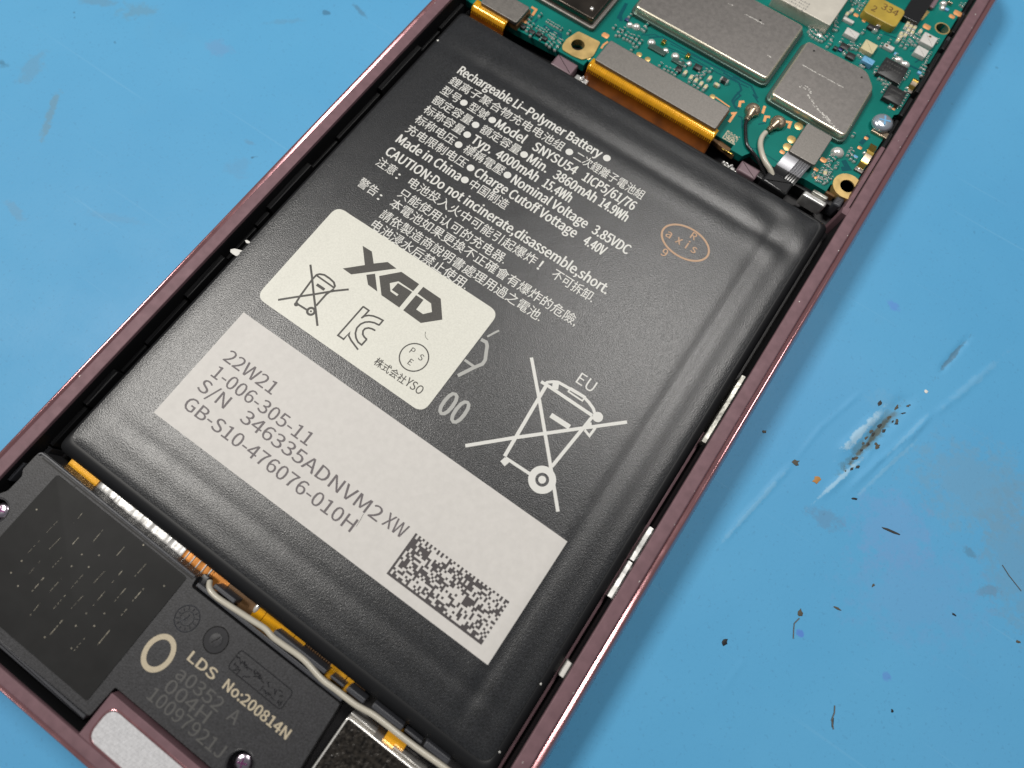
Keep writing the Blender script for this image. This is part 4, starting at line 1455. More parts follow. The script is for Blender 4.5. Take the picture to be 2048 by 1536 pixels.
build(mb, 'rubber_stop', 'plastic_edge', pcb)

# ------------------------------------------------------------------ flex cables under metal plates at the board edge


def flex(name, plate_a, plate_b, xa, xb, label, deep_y, yr):
    x0, x1 = sorted((plate_a[0], plate_b[0]))
    y0, y1 = sorted((plate_a[1], plate_b[1]))
    t = thing(name, ((x0 + x1) / 2, y0, 5.0), label, 'flex cable')
    mb = MB().prism(rounded(rect(x0, x1, y0, y1), 0.3), 6.62, 7.15, 0.07)
    build(mb, 'connector_plate', 'steel_brushed', t, 30)
    mb = MB().prism(rect(x0 + 0.15, x1 + 0.12, y0 + 0.05, y1 + 0.15), ZP + 0.004, 6.618)
    build(mb, 'connector_socket', 'kapton_brown', t)
    mb = MB()
    rows = []
    pts = [(y0 + 0.6, 6.62), (y0, 6.61), (y0 - yr * 0.45, 6.56), (y0 - yr * 0.8, 6.38), (y0 - yr, 6.05), (y0 - yr - 0.12, 5.7), (y0 - yr - 0.25, 5.3), (y0 - yr - 0.7, 4.7), (y0 - yr - 1.4, 4.2), (deep_y, 3.8)]
    nseg = 60
    for j, (yy, zz) in enumerate(pts):
        rows.append(mb.ring([(xa + (xb - xa) * i / nseg, yy) for i in range(nseg + 1)], zz))
    for j in range(len(rows) - 1):
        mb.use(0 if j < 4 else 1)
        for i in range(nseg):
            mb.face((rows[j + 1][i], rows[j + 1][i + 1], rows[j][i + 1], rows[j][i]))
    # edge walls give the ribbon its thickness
    o = build(mb, 'ribbon', ['kapton', 'kapton_shaded'], t, 60)
    sol = o.modifiers.new('thickness', 'SOLIDIFY')
    sol.thickness = 0.08 * S
    sol.offset = -1
    # conductors showing as fine ridges along the bend
    mb = MB()
    n_ = int((xb - xa) / 0.3)
    for i in range(n_):
        xx = xa + 0.15 + (xb - xa - 0.3) * i / (n_ - 1)
        mb.tube([(xx, y0 - yr * 0.1, 6.60), (xx, y0 - yr * 0.45, 6.565), (xx, y0 - yr * 0.8, 6.385), (xx, y0 - yr, 6.055), (xx, y0 - yr - 0.18, 5.70)], 0.035 + 0.02 * (i % 3 == 0), 5)
    o = build(mb, 'conductor_ridges', 'kapton', t, 60)
    o['kind'] = 'stuff'
    return t, (x0, x1, y0, y1)


pa, pb = (-17.34, 45.16), (2.04, 49.33)
xa_, xb_ = (-17.83, 44.20)[0], (2.49, 44.40)[0]
fl2, bx2 = flex('flex_cable', pa, pb, xa_, xb_, 'wide orange ribbon cable under a long grey plate on the board', 42.3, 0.95)
q_ = [(2.34, 45.17), (6.02, 44.58)]
mb = MB().prism([(q_[0][0], q_[0][1] - 0.1), (q_[1][0], q_[1][1] - 0.1), (q_[1][0], q_[1][1] + 0.7), (q_[0][0], q_[0][1] + 0.7)], 4.6, 5.3, 0.1)
build(mb, 'cable_tail', 'kapton_brown', fl2)
mb = MB().box(q_[1][0] - 1.9, q_[1][0] - 0.2, q_[1][1] - 0.06, q_[1][1] + 0.12, 5.302, 5.42, 0.0, 0.04)
build(mb, 'cable_tail', 'gold_bright', fl2)
pa, pb = (-35.98, 43.98), (-29.76, 43.81)
yb1 = (-29.63, 47.35)[1]
flex('flex_cable', (pa[0], (pa[1] + pb[1]) / 2), (pb[0], yb1), (-36.93, 43.16)[0], (-31.16, 43.24)[0], 'short orange ribbon cable under a small grey plate at the board corner', 42.3, 0.95)
# scraps of foil and solder between the flex and the battery
random.seed(31)
for p_, n_ in (((-17.87, 43.08), 9), ((6.20, 42.79), 9)):
    mb = MB()
    for i in range(n_):
        c = (p_[0] + random.gauss(0, 0.45), p_[1] + random.gauss(0, 0.25))
        mb.dome(c, 4.9, 0.12 + 0.22 * random.random(), 0.1 + 0.15 * random.random(), 0.25 + 0.25 * random.random(), 8, 3)
    mb.box(p_[0] - 1.0, p_[0] + 1.0, p_[1] - 0.5, p_[1] + 0.5, 3.004, 4.95, 0.2, 0.1)
    build(mb, 'ground_foil', 'foil', phone, 40)

# ------------------------------------------------------------------ coaxial cables on the board


def coax(name, label, plug, tail_dir, pts, r, m):
    t = thing(name, (plug[0], plug[1], ZP + 0.002), label, 'cable')
    mb = MB()
    prof_ = [(1.02, 0.0), (1.05, 0.35), (0.98, 0.62), (0.80, 0.78), (0.5, 0.84), (0.22, 0.80), (0.12, 0.70)]
    prev = None
    for rr, zz in prof_:
        cur_ = mb.ring(circle(plug, rr, 24), ZP + 0.004 + zz)
        if prev:
            mb.bridge(prev, cur_)
        prev = cur_
    mb.face(tuple(prev))
    build(mb, 'plug', 'tan_metal', t, 35)
    d = Vector(tail_dir).normalized()
    mb = MB()
    P = [Vector((plug[0], plug[1], ZP + 0.46)) + Vector((d.x, d.y, 0)) * k for k in (0.5, 0.9, 1.25, 1.5, 1.52, 1.7, 1.72, 1.95, 1.97, 2.2)]
    mb.tube([tuple(q) for q in P], [0.72, 0.62, 0.48, 0.44, 0.36, 0.36, 0.44, 0.44, 0.36, 0.34], 14)
    build(mb, 'crimp', 'tan_metal', t, 30)
    # smooth path
    cps = [Vector(q) for q in pts]
    sm = []
    for i in range(len(cps) - 1):
        p0, p1, p2, p3 = cps[max(i - 1, 0)], cps[i], cps[i + 1], cps[min(i + 2, len(cps) - 1)]
        for k in range(6):
            u = k / 6
            sm.append(0.5 * ((2 * p1) + (-p0 + p2) * u + (2 * p0 - 5 * p1 + 4 * p2 - p3) * u * u + (-p0 + 3 * p1 - 3 * p2 + p3) * u ** 3))
    sm.append(cps[-1])
    mb = MB().tube([tuple(q) for q in sm], r, 12)
    build(mb, 'cable', m, t, 60)
    return t


p1 = (4.63, 51.92)
pts = [(4.72, 50.04), (4.96, 49.11), (5.49, 48.13), (6.21, 47.02), (6.82, 46.38), (7.77, 46.00), (8.86, 45.73), (10.53, 44.97), (11.98, 44.19)]
z_ = [6.28, 6.25, 6.2, 6.15, 6.1, 6.0, 5.7, 5.2, 4.6]
coax('coaxial_cable', 'thin black coaxial cable plugged into the board by a tan snap connector', p1, (pts[0][0] - p1[0], pts[0][1] - p1[1]),
     [(x, y, z) for (x, y), z in zip(pts, z_)], 0.24, 'cable_black')
p1 = (8.47, 52.17)
pts = [(7.86, 49.59), (7.79, 48.72), (8.02, 47.80), (8.52, 46.96), (9.32, 46.06), (10.20, 45.39), (11.18, 44.92), (12.08, 44.39)]
z_ = [6.28, 6.25, 6.22, 6.2, 6.2, 6.15, 6.0, 5.6]
coax('coaxial_cable', 'thick white coaxial cable plugged into the board by a tan snap connector', p1, (pts[0][0] - p1[0], pts[0][1] - p1[1]),
     [(x, y, z) for (x, y), z in zip(pts, z_)], 0.36, 'cable_white')

# ------------------------------------------------------------------ screws


def screw(c, z, r, label, head, slot, shank, post=None):
    t = thing('screw', (c[0], c[1], z - shank), label, 'screw', None)
    mb = MB().prism(circle(c, r * 0.5, 16), z - shank, z + 0.05)
    build(mb, 'shank', head, t)
    mb = MB()
    prev = mb.ring(circle(c, r * 0.96, 28), z)
    mb.face(tuple(reversed(prev)))
    for rr, zz in ((1.0, 0.12), (0.97, 0.26), (0.88, 0.40), (0.72, 0.50), (0.5, 0.56), (0.3, 0.58), (0.02, 0.585)):
        cur_ = mb.ring(circle(c, r * rr, 28), z + zz * r * 1.0)
        mb.bridge(prev, cur_)
        prev = cur_
    mb.face(tuple(prev))
    hd = build(mb, 'head', head, t, 40)
    mb = MB()
    for a in (0.35, 0.35 + math.pi / 2):
        d = Vector((math.cos(a), math.sin(a)))
        n = Vector((-d.y, d.x))
        w = r * 0.13
        L = r * 0.52
        pts = [Vector(c) + d * L + n * w * 0.6, Vector(c) - d * L + n * w * 0.6, Vector(c) - d * L - n * w * 0.6, Vector(c) + d * L - n * w * 0.6]
        mb.prism([tuple(q) for q in pts], z + 0.3 * r, z + 0.60 * r + (0.004 if a > 1 else 0.0))
    build(mb, 'cross_recess', slot, hd)
    return t


screw((20.33, 60.39), 6.25, 1.45, 'blue-tinted domed cross-head screw standing in the green board by the rail', 'screw_steel', 'ceramic_blue', 1.0)
mb = MB().prism(rounded(rect2((19.63, 58.72), (22.38, 59.77)), 0.3), ZP + 0.002, 6.2, 0.1)
build(mb, 'screw_post', 'tan_metal', pcb)

# ------------------------------------------------------------------ speaker module of black plastic
mod = thing('speaker_module', (-15, -44, 3.004), 'matte black plastic antenna and speaker module with beige lettering below the battery', 'speaker module')
ZM = 7.0
poly = [(-38.35, -37.0), (-38.0, -36.45), (-37.2, -36.42), (-15.15, -36.62), (-14.95, -37.75), (4.95, -37.62), (5.35, -44.0), (5.8, -49.05), (-14.55, -49.1), (-14.75, -52.45), (-38.4, -52.6),
        (-38.4, -42.3), (-37.9, -41.6), (-37.85, -39.6), (-38.35, -39.1)]
scr = [((-37.35, -43.75), 1.25), ((0.35, -47.35), 1.3)]
body = rounded(poly, 0.25, 3)
for c, r in scr:
    body = keyhole(body, circle(c, r, 28))
mb = MB().prism(body, 3.004, ZM)
build(mb, 'housing', 'plastic', mod, 30)
for c, r in scr:
    mb = MB()
    a = mb.ring(circle(c, r + 0.16, 32), ZM + 0.003)
    b = mb.ring(circle(c, r + 0.10, 32), ZM + 0.03)
    c_ = mb.ring(circle(c, r - 0.02, 32), ZM - 0.05)
    d_ = mb.ring(circle(c, r - 0.05, 32), 5.6)
    mb.bridge(a, b)
    mb.bridge(b, c_)
    mb.bridge(c_, d_)
    mb.face(tuple(d_))
    build(mb, 'screw_well', 'plastic_smooth', mod, 30)
screw((-37.35, -43.75), 5.9, 0.98, 'pinkish cross-head screw in the well beside the black adhesive sheet', 'screw_pink', 'screw_slot', 0.28)
screw((0.35, -47.35), 5.9, 0.98, 'pinkish cross-head screw below the engraved number on the black module', 'screw_pink', 'screw_slot', 0.28)
# raised lip along the upper edge
mb = MB().stroke([(-38.15, -36.9), (-37.9, -36.62), (-37.3, -36.58), (-15.25, -36.76)], 0.26, 0)
lipv = [(x, y) for x, y, z in mb.v]
L = len(lipv) // 2
mb = MB().prism(lipv[:L] + lipv[L:][::-1], ZM - 0.02, ZM + 0.18, 0.07)
build(mb, 'edge_lip', 'plastic_edge', mod)
mb = MB().stroke([(-37.6, -36.98), (-37.2, -36.98), (-15.3, -37.08)], 0.16, ZM + 0.003)
build(mb, 'edge_groove', 'dark_hole', mod, 0)
for x in (-32.35, -22.2):
    mb = MB().stroke([(x, -37.0), (x - 0.03, -37.6)], 0.1, ZM + 0.0045)
    build(mb, 'edge_groove', 'dark_hole', mod, 0)
mb = MB().prism(rounded(rect(-14.7, 4.9, -37.5, -37.05), 0.1), 5.0, 6.85, 0.08)
build(mb, 'cable_wall', 'plastic_edge', mod)
mb = MB().box(-15.0, -14.2, -37.2, -36.2, 5.4, 6.3, 0.1, 0.05)
build(mb, 'cable_wall', 'plastic_smooth', mod)
# adhesive sheet with its flecks
AS = rounded(rect(-34.9, -15.9, -51.6, -37.3), 0.35)
mb = MB().prism(AS, ZM + 0.002, ZM + 0.06, 0.02)
sh = build(mb, 'adhesive_sheet', 'graphite', mod)
sh['label'] = 'flat black square sheet with pale vertical flecks'
mb = MB()
for a, b, w in (([(-29.61, -39.43), (-29.65, -38.80)], None, 0.10), ([(-29.62, -40.37), (-29.66, -40.02)], None, 0.06), ([(-26.53, -40.45), (-26.58, -38.76)], None, 0.13), ([(-28.11, -41.63), (-28.10, -40.80)], None, 0.16), ([(-23.49, -40.40), (-23.47, -38.75)], None, 0.14),
                ([(-28.09, -44.85), (-28.05, -43.24)], None, 0.12), ([(-20.43, -40.30), (-20.38, -38.73)], None, 0.10), ([(-21.91, -41.14), (-21.93, -40.65)], None, 0.14), ([(-18.88, -42.41), (-18.84, -40.65)], None, 0.15), ([(-28.03, -47.36), (-28.06, -45.72)], None, 0.15),
                ([(-26.53, -46.33), (-26.50, -44.77)], None, 0.10), ([(-20.38, -43.27), (-20.37, -41.68)], None, 0.11), ([(-18.87, -44.82), (-18.82, -43.10)], None, 0.12), ([(-18.78, -47.27), (-18.78, -45.58)], None, 0.14), ([(-23.42, -49.29), (-23.41, -47.60)], None, 0.14),
                ([(-20.31, -49.19), (-20.32, -47.52)], None, 0.12), ([(-26.43, -49.31), (-26.51, -47.71)], None, 0.09), ([(-24.97, -47.31), (-24.96, -45.70)], None, 0.10), ([(-21.88, -44.82), (-21.91, -43.13)], None, 0.11), ([(-23.51, -46.30), (-23.43, -44.67)], None, 0.06),
                ([(-23.46, -43.37), (-23.39, -41.72)], None, 0.07), ([(-24.98, -44.87), (-24.97, -43.23)], None, 0.06), ([(-21.92, -42.39), (-21.92, -41.86)], None, 0.08), ([(-31.21, -42.50), (-31.17, -40.83)], None, 0.05), ([(-31.25, -44.91), (-31.20, -43.33)], None, 0.05),
                ([(-29.72, -43.40), (-29.63, -41.83)], None, 0.05), ([(-29.58, -46.37), (-29.62, -44.78)], None, 0.06)):
    p0, p1 = Vector(a[0]), Vector(a[1])
    n_ = max(2, int((p1 - p0).length / 0.16))
    for k in range(n_):
        if random.random() < 0.72 or k == n_ - 1:
            q = p0.lerp(p1, k / (n_ - 1))
            e = p0.lerp(p1, min(1.0, (k + 0.8) / (n_ - 1)))
            ww = w * random.uniform(0.3, 0.7)
            mb.flat(rect(q.x - ww / 2, q.x + ww / 2, q.y, e.y + 0.03), ZM + 0.066)
for q in [(-33.87, -41.23), (-31.18, -45.83), (-31.18, -47.29), (-29.61, -47.80), (-26.55, -43.28), (-26.55, -41.83), (-25.04, -42.33), (-25.03, -40.87), (-21.91, -45.75), (-20.40, -44.70), (-21.90, -47.20), (-20.37, -46.15), (-23.67, -49.74), (-17.27, -39.27), (-21.97, -37.46), (-20.71, -48.97)]:
    mb.flat(circle(q, 0.09, 8), ZM + 0.066)
o = build(mb, 'sheet_flecks', 'fleck_dull', sh, 0)
o['kind'] = 'stuff'
# lettering
ZT = lambda x, y: ZM + 0.008
mb = MB()
oc = (-13.20, -44.36)
a = circle(oc, 1.62, 40, 1.92)
b = circle(oc, 1.08, 40, 1.38)
ra_, rb_ = mb.ring(a, ZM + 0.008), mb.ring(b, ZM + 0.008)
mb.bridge(ra_, rb_)
build(mb, 'printed_ring', 'ink_beige', mod, 0)
mb = MB()
put_text(mb, 'LDS', -10.45, -43.2, -7.0, 1.35, ZT, 0.03)
put_text(mb, 'No:200814N', -5.75, -43.15, 2.55, 1.35, ZT, 0.03)
build(mb, 'printed_line', 'ink_beige', mod, 0)
for s, x0, y0, x1 in (('a0352', -10.35, -45.1, -4.6), ('A', -3.55, -45.05, -2.45), ('004H', -10.5, -46.6, -5.0), ('10097921J', -11.3, -48.1, -1.7)):
    mb = MB()
    put_text(mb, s, x0, y0, x1, 1.75, lambda x, y: ZM + 0.006, 0.01)
    build(mb, 'engraved_line', 'ink_faint', mod, 0)
# moulded date wheels


def ridge(mb, pts, w, h, closed=False):
    s = MB().stroke(pts, w, 0, closed)
    n_ = len(s.v) // 2
    lo = len(mb.v)
    mid = [((s.v[i][0] + s.v[i + n_][0]) / 2, (s.v[i][1] + s.v[i + n_][1]) / 2) for i in range(n_)]
    A = mb.ring([(v[0], v[1]) for v in s.v[:n_]], ZM + 0.002)
    C_ = mb.ring(mid, ZM + h)
    B_ = mb.ring([(v[0], v[1]) for v in s.v[n_:]], ZM + 0.002)
    for i in range(n_ if closed else n_ - 1):
        j = (i + 1) % n_
        mb.face((A[i], C_[i], C_[j], A[j]))
        mb.face((C_[i], B_[i], B_[j], C_[j]))


mb = MB()
c = (-13.13, -40.30)
ridge(mb, circle(c, 1.30, 36), 0.12, 0.09, True)
ridge(mb, circle(c, 0.72, 28), 0.08, 0.06, True)
for k in range(12):
    a = 2 * math.pi * k / 12
    d = Vector((math.sin(a), math.cos(a)))
    ridge(mb, [tuple(Vector(c) + d * 0.86), tuple(Vector(c) + d * 1.14)], 0.11, 0.08)
ridge(mb, [(c[0] - 0.15, c[1] - 0.35), (c[0] + 0.02, c[1] + 0.42)], 0.12, 0.08)
put_text(mb, '20', c[0] - 0.5, c[1] - 0.55, None, 0.7, lambda x, y: ZM + 0.03, 0.01)
build(mb, 'date_wheel', 'plastic_edge', mod, 40)
mb = MB()
c = (-9.28, -40.17)
mb.flat(circle(c, 1.28, 36), ZM + 0.004)
wheel = build(mb, 'date_wheel', 'plastic_smooth', mod, 0)
mb = MB()
mb.prism(circle(c, 0.68, 28), ZM + 0.006, ZM + 0.05, 0.02)
build(mb, 'wheel_hub', 'plastic', wheel)
mb = MB()
ridge(mb, [(c[0] - 0.22, c[1] - 0.42), (c[0] + 0.18, c[1] + 0.42)], 0.16, 0.1)
ridge(mb, circle(c, 1.30, 36), 0.10, 0.06, True)
build(mb, 'wheel_arrow', 'dark_hole', wheel, 40)
mb = MB()
pc = [(-6.22, -39.49), (-6.09, -41.12), (-2.85, -40.97), (0.21, -39.41)]
rp = rounded(rect(pc[0][0] - 0.35, pc[3][0] + 0.2, pc[1][1] - 0.3, pc[0][1] + 0.1), 0.4, 5)
ridge(mb, rp, 0.10, 0.05, True)
random.seed(14)
bx0, bx1 = pc[0][0] - 0.1, pc[3][0]
by0, by1 = pc[1][1] - 0.1, pc[0][1] - 0.1
for k in range(46):
    x = random.uniform(bx0, bx1)
    y = random.choice((by0 + 0.25, by0 + 0.95)) + random.uniform(-0.2, 0.2)
    a = random.choice((0, math.pi / 2, 0.8, -0.8))
    L = random.uniform(0.15, 0.35)
    ridge(mb, [(x - L * math.cos(a), y - L * math.sin(a) * 0.8), (x + L * math.cos(a), y + L * math.sin(a) * 0.8)], 0.10, 0.05)
build(mb, 'moulded_plate', 'plastic_smooth', mod, 40)
# clips holding the cable
for ca, cb_, zc, w in (((-13.14, -36.37), (-10.23, -36.30), 6.9, 0.45), ((-5.00, -36.36), (1.91, -36.11), 6.85, 0.45), ((2.50, -36.28), (4.27, -36.26), 6.7, 0.28), ((4.61, -36.17), (6.86, -36.09), 6.9, 0.5),
                       ((7.73, -35.97), (11.50, -35.79), 6.9, 0.55), ((11.77, -35.93), (13.90, -35.83), 6.7, 0.3), ((14.16, -35.75), (17.14, -35.59), 6.9, 0.6)):
    yy = (ca[1] + cb_[1]) / 2
    mb = MB().box(ca[0], cb_[0], yy - w / 2, yy + w / 2, 4.2, zc, 0.12, 0.1)
    build(mb, 'cable_clip', 'plastic_edge', mod)
# strip under the housing by the bottom rail
mb = MB().box(-38, -15.2, -53.3, -52.72, 3.004, 6.5, 0.05, 0.1)
build(mb, 'foot_strip', 'plastic_edge', mod)

# ------------------------------------------------------------------ long antenna cable
t = thing('antenna_cable', (-5, -37, 5.2), 'long off-white antenna cable clipped along the lower edge of the battery', 'cable')
path = [(-13.98, -36.48), (-13.65, -36.72), (-13.16, -36.95), (-12.29, -37.06), (-11.26, -37.01), (-9.47, -36.85), (-7.48, -36.68), (-5.90, -36.54), (-4.71, -36.70), (-3.27, -36.66), (-0.75, -36.56)] + [(1.93, -36.93), (3.54, -36.90), (4.94, -36.88), (6.41, -36.83), (8.19, -36.56), (9.64, -36.51), (12.09, -36.49), (14.47, -36.42), (16.89, -36.30)] 
zz_ = [6.2, 6.5, 6.7, 6.8, 6.85] + [6.85] * (len(path) - 5)
path = [(x, y, z) for (x, y), z in zip(path, zz_)]
path.append((path[-1][0] + 4, path[-1][1] + 0.1, 6.8))
cps = [Vector(q) for q in path]
sm = []
for i in range(len(cps) - 1):
    p0, p1, p2, p3 = cps[max(i - 1, 0)], cps[i], cps[i + 1], cps[min(i + 2, len(cps) - 1)]
    for k in range(5):
        u = k / 5
        sm.append(0.5 * ((2 * p1) + (-p0 + p2) * u + (2 * p0 - 5 * p1 + 4 * p2 - p3) * u * u + (-p0 + 3 * p1 - 3 * p2 + p3) * u ** 3))
sm.append(cps[-1])
build(MB().tube([tuple(q) for q in sm], 0.30, 14), 'cable', 'cable_white', t, 60)

# ------------------------------------------------------------------ vibration motor can
bx = (6.20, -38.02)
t = thing('vibration_motor', (bx[0] + 5, bx[1] - 5, 3.004), 'dark speckled metal can with bright edges below the antenna cable', 'metal can')
pl_ = rounded(rect(bx[0] + 0.1, bx[0] + 12, bx[1] - 12, bx[1] - 0.05), 0.35)
mb = MB().prism(pl_, 3.004, 6.85, 0.14, 3)
build(mb, 'can', 'solder', t, 60)
mb = MB().prism(offset(ccw(pl_), 0.19), 6.852, 6.862)
build(mb, 'can_lid', 'glitter', t)
mb = MB().box(bx[0] + 0.2, bx[0] + 3.3, bx[1] + 0.12, bx[1] + 0.28, 4.6, 6.4, 0.0, 0.05)
build(mb, 'can_flange', 'solder', t)
mb = MB().box(bx[0] + 5.6, bx[0] + 9.6, bx[1] + 0.1, bx[1] + 0.24, 4.6, 6.4, 0.0, 0.05)
build(mb, 'can_flange', 'solder', t)

# ------------------------------------------------------------------ orange flex in the lower gap
t = thing('flex_cable', (-8, -36, 3.004), 'narrow orange and silver ribbon cable deep in the gap under the battery', 'flex cable')
ZF = 5.0


def seg(xa, xb, ya, yb, m, z=ZF, wob=0.0, name='ribbon_segment', dep=0.3):
    mb = MB()
    n_ = max(2, int((xb - xa) / 0.25))
    lo = [mb.ring([(xa + (xb - xa) * i / n_, ya)], z + random.uniform(-wob, wob))[0] for i in range(n_ + 1)]
    mi = [mb.ring([(xa + (xb - xa) * i / n_, (ya + yb) / 2)], z + 0.08 + random.uniform(-wob, wob))[0] for i in range(n_ + 1)]
    hi = [mb.ring([(xa + (xb - xa) * i / n_, yb)], z + random.uniform(-wob, wob))[0] for i in range(n_ + 1)]
    for i in range(n_):
        mb.face((lo[i], lo[i + 1], mi[i + 1], mi[i]))
        mb.face((mi[i], mi[i + 1], hi[i + 1], hi[i]))
    b4 = mb.ring([(xa, ya), (xb, ya), (xb, yb), (xa, yb)], 3.004)
    mb.face(tuple(b4[:2] + lo[::-1]))
    mb.face(tuple(b4[2:] + hi))
    mb.face((b4[1], b4[2], hi[-1], mi[-1], lo[-1]))
    mb.face((b4[3], b4[0], lo[0], mi[0], hi[0]))
    return build(mb, name, m, t, 30)


A0 = (-36.12, -36.51)[0]
A1 = (-31.83, -36.39)[0]
A2 = (-28.95, -36.48)[0]
A3 = (-18.66, -36.39)[0]
A4 = (-14.64, -36.51)[0]
A5 = (-12.45, -36.34)[0]
A6 = (-8.52, -36.58)[0]
A7 = (-7.28, -36.49)[0]
A8 = (-3.27, -36.37)[0]
A9 = (-1.82, -36.30)[0]
A10 = (1.61, -36.34)[0]
A11 = (3.86, -36.39)[0]
A12 = (4.76, -36.22)[0]
GY0, GY1 = -37.3, -34.0
sg = seg(A0, A1, GY0, GY1, 'kapton', wob=0.02)
seg(A1, A2, GY0, GY1, 'foil', ZF - 0.1, 0.12)
seg(A2, A3, GY0, GY1, 'foil', ZF + 0.2, 0.07)
seg(A3, A4, GY0, GY1, 'copper_deep', ZF + 0.1, 0.05)
for k in range(5):
    x = A3 + (A4 - A3) * (0.1 + 0.2 * k)
    mb = MB().box(x, x + 0.16, -36.8, -34.2, ZF + 0.1, ZF + 0.24, 0, 0.04)
    build(mb, 'solder_strip', 'solder', t)
seg(A4, A5, GY0, GY1, 'copper_deep', ZF)
seg(A5 + 0.08, A6, GY0, GY1, 'kapton_brown', ZF)
mb = MB().dome(((A6 + 0.1), -35.9), ZF, 0.3, 0.7, 0.22, 12, 4)
build(mb, 'solder_joint', 'solder', t)
seg(A6 + 0.02, A7, GY0, GY1, 'kapton', ZF)
seg(A7 + 0.08, A8, GY0, GY1, 'kapton', ZF + 0.03)
seg(A8 + 0.06, A9, GY0, GY1, 'kapton', ZF)
k = A9 + 0.05
while k < A10:
    seg(k, k + 0.2, GY0, GY1, 'kapton_brown', ZF - 0.25)
    k += 0.3
seg(A10 + 0.1, A11 - 0.06, GY0, GY1, 'kapton', ZF - 0.15)
seg(A11 + 0.04, A12, GY0, GY1, 'kapton', ZF - 0.15)
seg(A12 + 0.1, A12 + 1.4, GY0, GY1, 'kapton_brown', ZF - 0.3)
oy = (11.31, -37.49)
seg(oy[0] - 0.8, oy[0] + 1.5, oy[1] - 1.6, oy[1] + 0.8, 'kapton', ZF + 0.4)

# ------------------------------------------------------------------ loose debris


def fleck(p, r, m, name, label, cat, group, z=None, stretch=1.0, turn=0.0, h=0.07):
    n_ = 9
    pts = []
    for i in range(n_):
        a = 2 * math.pi * i / n_
        rr = r * random.uniform(0.45, 1.15)
        x, y = rr * math.cos(a) * stretch, rr * math.sin(a)
        pts.append((p[0] + x * math.cos(turn) - y * math.sin(turn), p[1] + x * math.sin(turn) + y * math.cos(turn)))
    z0 = mat_height(*p) if z is None else z
    mb = MB().prism(pts, z0 - 0.02, z0 + h, h * 0.4, 2)
    o = build(mb, name, m, None, 50)
    return tag(o, label, cat, group)


random.seed(8)
G1 = [(39.90, 15.87), (40.26, 17.35), (40.36, 18.46), (40.54, 19.44), (40.82, 20.21), (40.89, 20.98), (41.16, 21.50), (41.31, 22.38), (41.43, 23.05), (41.49, 23.58), (41.64, 24.27), (41.73, 25.21), (41.89, 25.82), (42.01, 26.50), (42.27, 27.17), (42.44, 27.94), (42.43, 28.94), (42.47, 29.62), (40.19, 27.11), (40.28, 22.72), (41.85, 28.28), (42.19, 21.89), (40.69, 18.22), (41.28, 21.98), (42.38, 26.16)]
for q in G1:
    for k in range(1):
        qq = (q[0] + random.gauss(0, 0.35), q[1] + random.gauss(0, 0.35))
        fleck(qq, random.uniform(0.10, 0.30), random.choice(('debris_brown', 'debris_dark')), 'debris_fleck', 'brown crumb lying in the long gouge of the blue mat', 'debris', 'crumbs in the gouge', stretch=random.uniform(1.0, 2.6), turn=random.uniform(0.7, 1.6), h=random.uniform(0.03, 0.09))
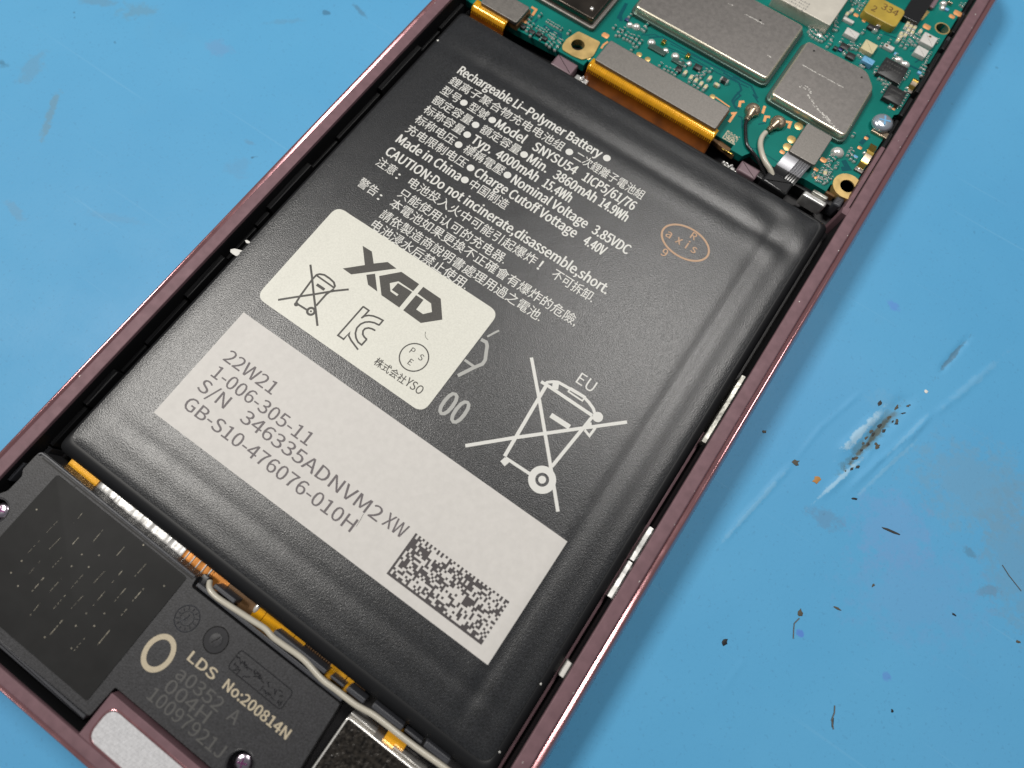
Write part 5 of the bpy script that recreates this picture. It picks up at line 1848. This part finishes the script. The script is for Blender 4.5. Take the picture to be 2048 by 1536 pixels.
for q, r, m_, st_, tu, lab_ in (((37.45, 13.60), 0.48, 'debris_orange', 1.3, 1.2, 'orange crumb on the blue mat beside the long gouge'),
                               ((34.29, 14.11), 0.42, 'debris_brown', 1.2, 0.3, 'grey-brown crumb at the kink of the fine scratch'),
                               ((48.15, 13.34), 0.22, 'debris_dark', 6.0, 0.26, 'slender dark splinter lying alone on the blue mat'),
                               ((42.47, 14.26), 0.22, 'debris_black', 2.4, 0.3, 'tiny black splinter below the end of the gouge'),
                               ((43.02, -1.66), 0.36, 'debris_brown', 1.6, 1.9, 'brown flake with a curled thread under it'),
                               ((37.19, -9.60), 0.34, 'debris_black', 1.5, 1.4, 'black flake on the mat near the phone rail'),
                               ((51.41, -9.89), 0.12, 'debris_dark', 5.0, 1.9, 'long thin dark fibre standing alone on the mat'),
                               ((46.40, 1.33), 0.15, 'debris_brown', 5.0, 0.2, 'bent grey fibre in the middle of the mat'),
                               ((48.92, 6.21), 0.18, 'debris_brown', 1.6, 1.2, 'tiny brown dot above the bent grey fibre'),
                               ((65.96, 10.32), 0.18, 'debris_brown', 1.8, 0.2, 'small dark flake at the far right of the mat'),
                               ((56.63, -5.01), 0.18, 'debris_black', 1.0, 0.0, 'tiny round black dot beside the long thin fibre'),
                               ((58.41, 8.75), 0.14, 'debris_black', 2.6, 0.0, 'short black hair on the open mat'),
                               ((29.10, 15.25), 0.30, 'debris_brown', 1.3, 0.5, 'dark speck in the shadow beside the right rail'),
                               ((44.26, 32.50), 0.24, 'debris_white', 1.2, 0.5, 'pale speck at the upper end of the gouge'),
                               ((-36.95, 35.06), 0.16, 'debris_white', 1.2, 0.5, 'white speck on the battery near its upper left corner')):
    fleck(q, r, m_, 'debris_fleck', lab_, 'debris', None, stretch=st_, turn=tu, z=film_z(*q) if 'battery' in lab_ else None)
for q, r, lab_ in (((-37.49, -5.69), 0.5, 'white crumb on the left battery edge, larger of the pair'), ((-37.30, -3.81), 0.26, 'white crumb on the left battery edge, smaller of the pair')):
    fleck(q, r, 'debris_white', 'debris_fleck', lab_, 'debris', None, z=6.76, stretch=1.6, turn=0.4)
for q in [(20.01, -28.70), (20.00, -31.09), (19.89, -32.22), (20.78, -32.11)] + [(20.74, -24.62)]:
    fleck(q, 0.13, 'debris_white', 'debris_fleck', 'tiny white dust grain on the lower right battery edge', 'debris', 'dust on the battery corner', z=6.78, h=0.06)
# curled thread and hairs
for pts, r, lab_ in (([(43.19, -2.24), (42.95, -3.10), (43.24, -3.83), (43.63, -4.65)], 0.07, 'dark curled thread hanging from the brown flake'), ([(50.85, -8.28), (51.14, -8.95), (51.22, -9.83), (51.81, -10.55)], 0.08, 'dark wavy fibre on the lower part of the mat'),
                     ([(61.08, 17.49), (62.24, 16.79), (64.14, 15.97)], 0.05, 'fine straight hair near the worn patch of the mat')):
    mb = MB().tube([(x, y, mat_height(x, y) + 0.06) for x, y in pts], r, 6)
    tag(build(mb, 'thread', 'fibre', None, 60), lab_, 'thread')
mb = MB().tube([(x, y, film_z(x, y) + 0.05) for x, y in [(-4.67, -23.04), (-4.73, -22.19), (-4.86, -21.54)]], 0.018, 5)
tag(build(mb, 'hair', 'fibre', None, 60), 'short hair lying on the pale serial label', 'hair')
mb = MB().tube([(x, y, film_z(x, y) + 0.10) for x, y in [(-12.14, -0.66), (-11.94, -1.02), (-11.62, -1.24), (-11.28, -1.28)]], 0.025, 5)
tag(build(mb, 'hair', 'fibre', None, 60), 'curled hair on the cream sticker', 'hair')
